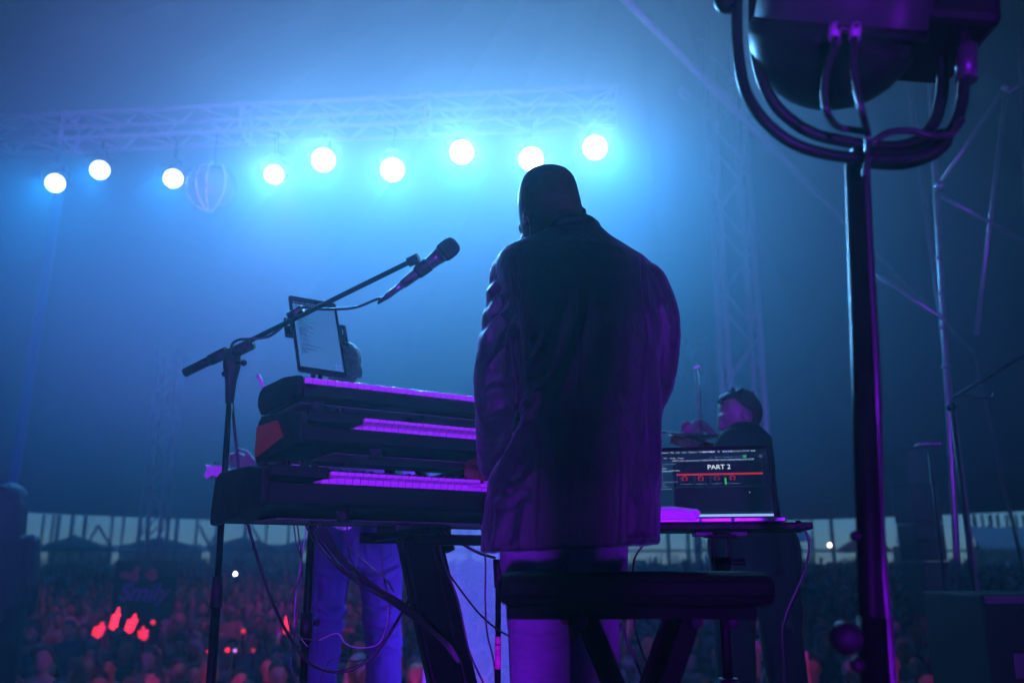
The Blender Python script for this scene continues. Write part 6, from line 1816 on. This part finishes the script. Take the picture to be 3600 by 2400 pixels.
for px, py, Y, s_, r, ln_, lb in ((408, 2172, 9.0, 2.6, 0.034, 0.17, 'tall raised hand given a red glow in the left crowd'), (466, 2188, 9.2, 2.0, 0.042, 0.14, 'broad raised hand given a red glow, brightest of the pair beside the tall one'), (352, 2210, 8.8, 1.3, 0.045, 0.10, 'dimmer raised hand given a red glow at the end nearest the dark silhouette'),
                                  (505, 2222, 9.0, 1.0, 0.04, 0.09, 'raised hand given a soft red glow, lowest of the left cluster'), (1006, 2195, 9.0, 2.0, 0.024, 0.14, 'raised hand given a red glow behind the loops of cable near the tablet pole'), (1090, 2222, 9.3, 1.2, 0.024, 0.10, 'raised hand given a red glow just left of the tablet pole'),
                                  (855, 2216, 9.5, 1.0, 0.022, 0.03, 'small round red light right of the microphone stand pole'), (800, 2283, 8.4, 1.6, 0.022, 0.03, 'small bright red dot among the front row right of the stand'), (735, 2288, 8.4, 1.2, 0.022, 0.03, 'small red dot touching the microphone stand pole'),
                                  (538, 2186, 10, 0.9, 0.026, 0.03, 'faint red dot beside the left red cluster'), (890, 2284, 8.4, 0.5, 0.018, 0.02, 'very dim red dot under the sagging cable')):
    glow('red_glow', lb, 'light', px, py, Y, REDL, s_, (('tip', 0, 0, r, ln_),))
for px, py, Y, col, s_, r, lb in ((827, 2016, 21, (0.8, 0.8, 1.0), 16, 0.035, 'round white phone light far back right of the stand pole'), (2917, 1915, 38, (1.0, 0.75, 0.6), 14, 0.07, 'round warm light in front of the red parasol'),
                                  (2790, 2326, 9.5, (0.25, 0.3, 1.0), 3.0, 0.035, 'small blue phone light below the hanging laptop cable'), (826, 2285, 8.6, (0.6, 0.2, 0.8), 1.4, 0.018, 'small lilac phone light beside a red dot in the front row')):
    glow('phone_light', lb, 'light', px, py, Y, col, s_, (('lens', 0, 0, r, 0.012),))

# ================================================================== wash lights of the rig outside the frame
PURPLE = (0.25, 0.004, 1.0)
VIOLET = (0.13, 0.03, 1.0)
MAGENTA = (0.5, 0.008, 0.42)
RED = (0.75, 0.005, 0.28)
def wash_fixture(name, label, loc, target, watts, col, ang, blend=0.5, radius=0.10):
    t = thing(name, label, 'stage light', loc, 0, 'wash lights standing outside the picture')
    d = (Vector(target) - Vector(loc)).normalized()
    Mx = axis_matrix(Vector(loc), d)
    MB().lathe([(0.05, -0.2), (0.1, -0.18), (0.13, -0.05), (0.13, -0.03)], Mx, 20).build('head', M_BLACKM, t)
    spot('wash_beam', loc, target, watts, col, ang, blend, radius, t)
    return t
wash_fixture('wash_light', 'low purple wash light on the deck behind the photographer', (-0.34, -6.2, 0.16), (0.1, 3.2, 1.3), 5600, PURPLE, 44, 0.5, 0.17)
wash_fixture('wash_light', 'low purple wash light on the deck at the right of the photographer', (3.0, 0.6, 0.3), (0.2, 2.6, 0.9), 110, PURPLE, 60, 0.5)
wash_fixture('wash_light', 'purple uplight aimed at the truss from the left of the deck', (-2.6, 2.6, 0.2), (-2.6, 10.0, 6.4), 6000, PURPLE, 48, 0.6)
wash_fixture('wash_light', 'violet lamp on the deck hidden below the keyboards behind the standing man', (0.36, 3.35, 0.2), (-0.2, 4.9, 0.65), 520, VIOLET, 110, 0.8)
wash_fixture('wash_light', 'red lamp below the stage edge lighting the left crowd', (-2.2, 6.4, -0.24), (-3.4, 16, -0.3), 90, RED, 80, 0.6)
wash_fixture('wash_light', 'magenta lamp below the stage edge lighting the middle crowd', (-0.7, 6.4, -0.24), (-1.0, 16, -0.3), 80, MAGENTA, 90, 0.6)
wash_fixture('wash_light', 'purple lamp below the stage edge lighting the right crowd', (3.0, 6.3, -0.32), (4.2, 16, -0.3), 110, MAGENTA, 80, 0.6)
wash_fixture('wash_light', 'red audience light clamped on the far side of the truss', (-3.0, 10.7, 6.05), (-5.2, 18, -0.4), 650, (0.66, 0.004, 0.34), 62, 0.8)
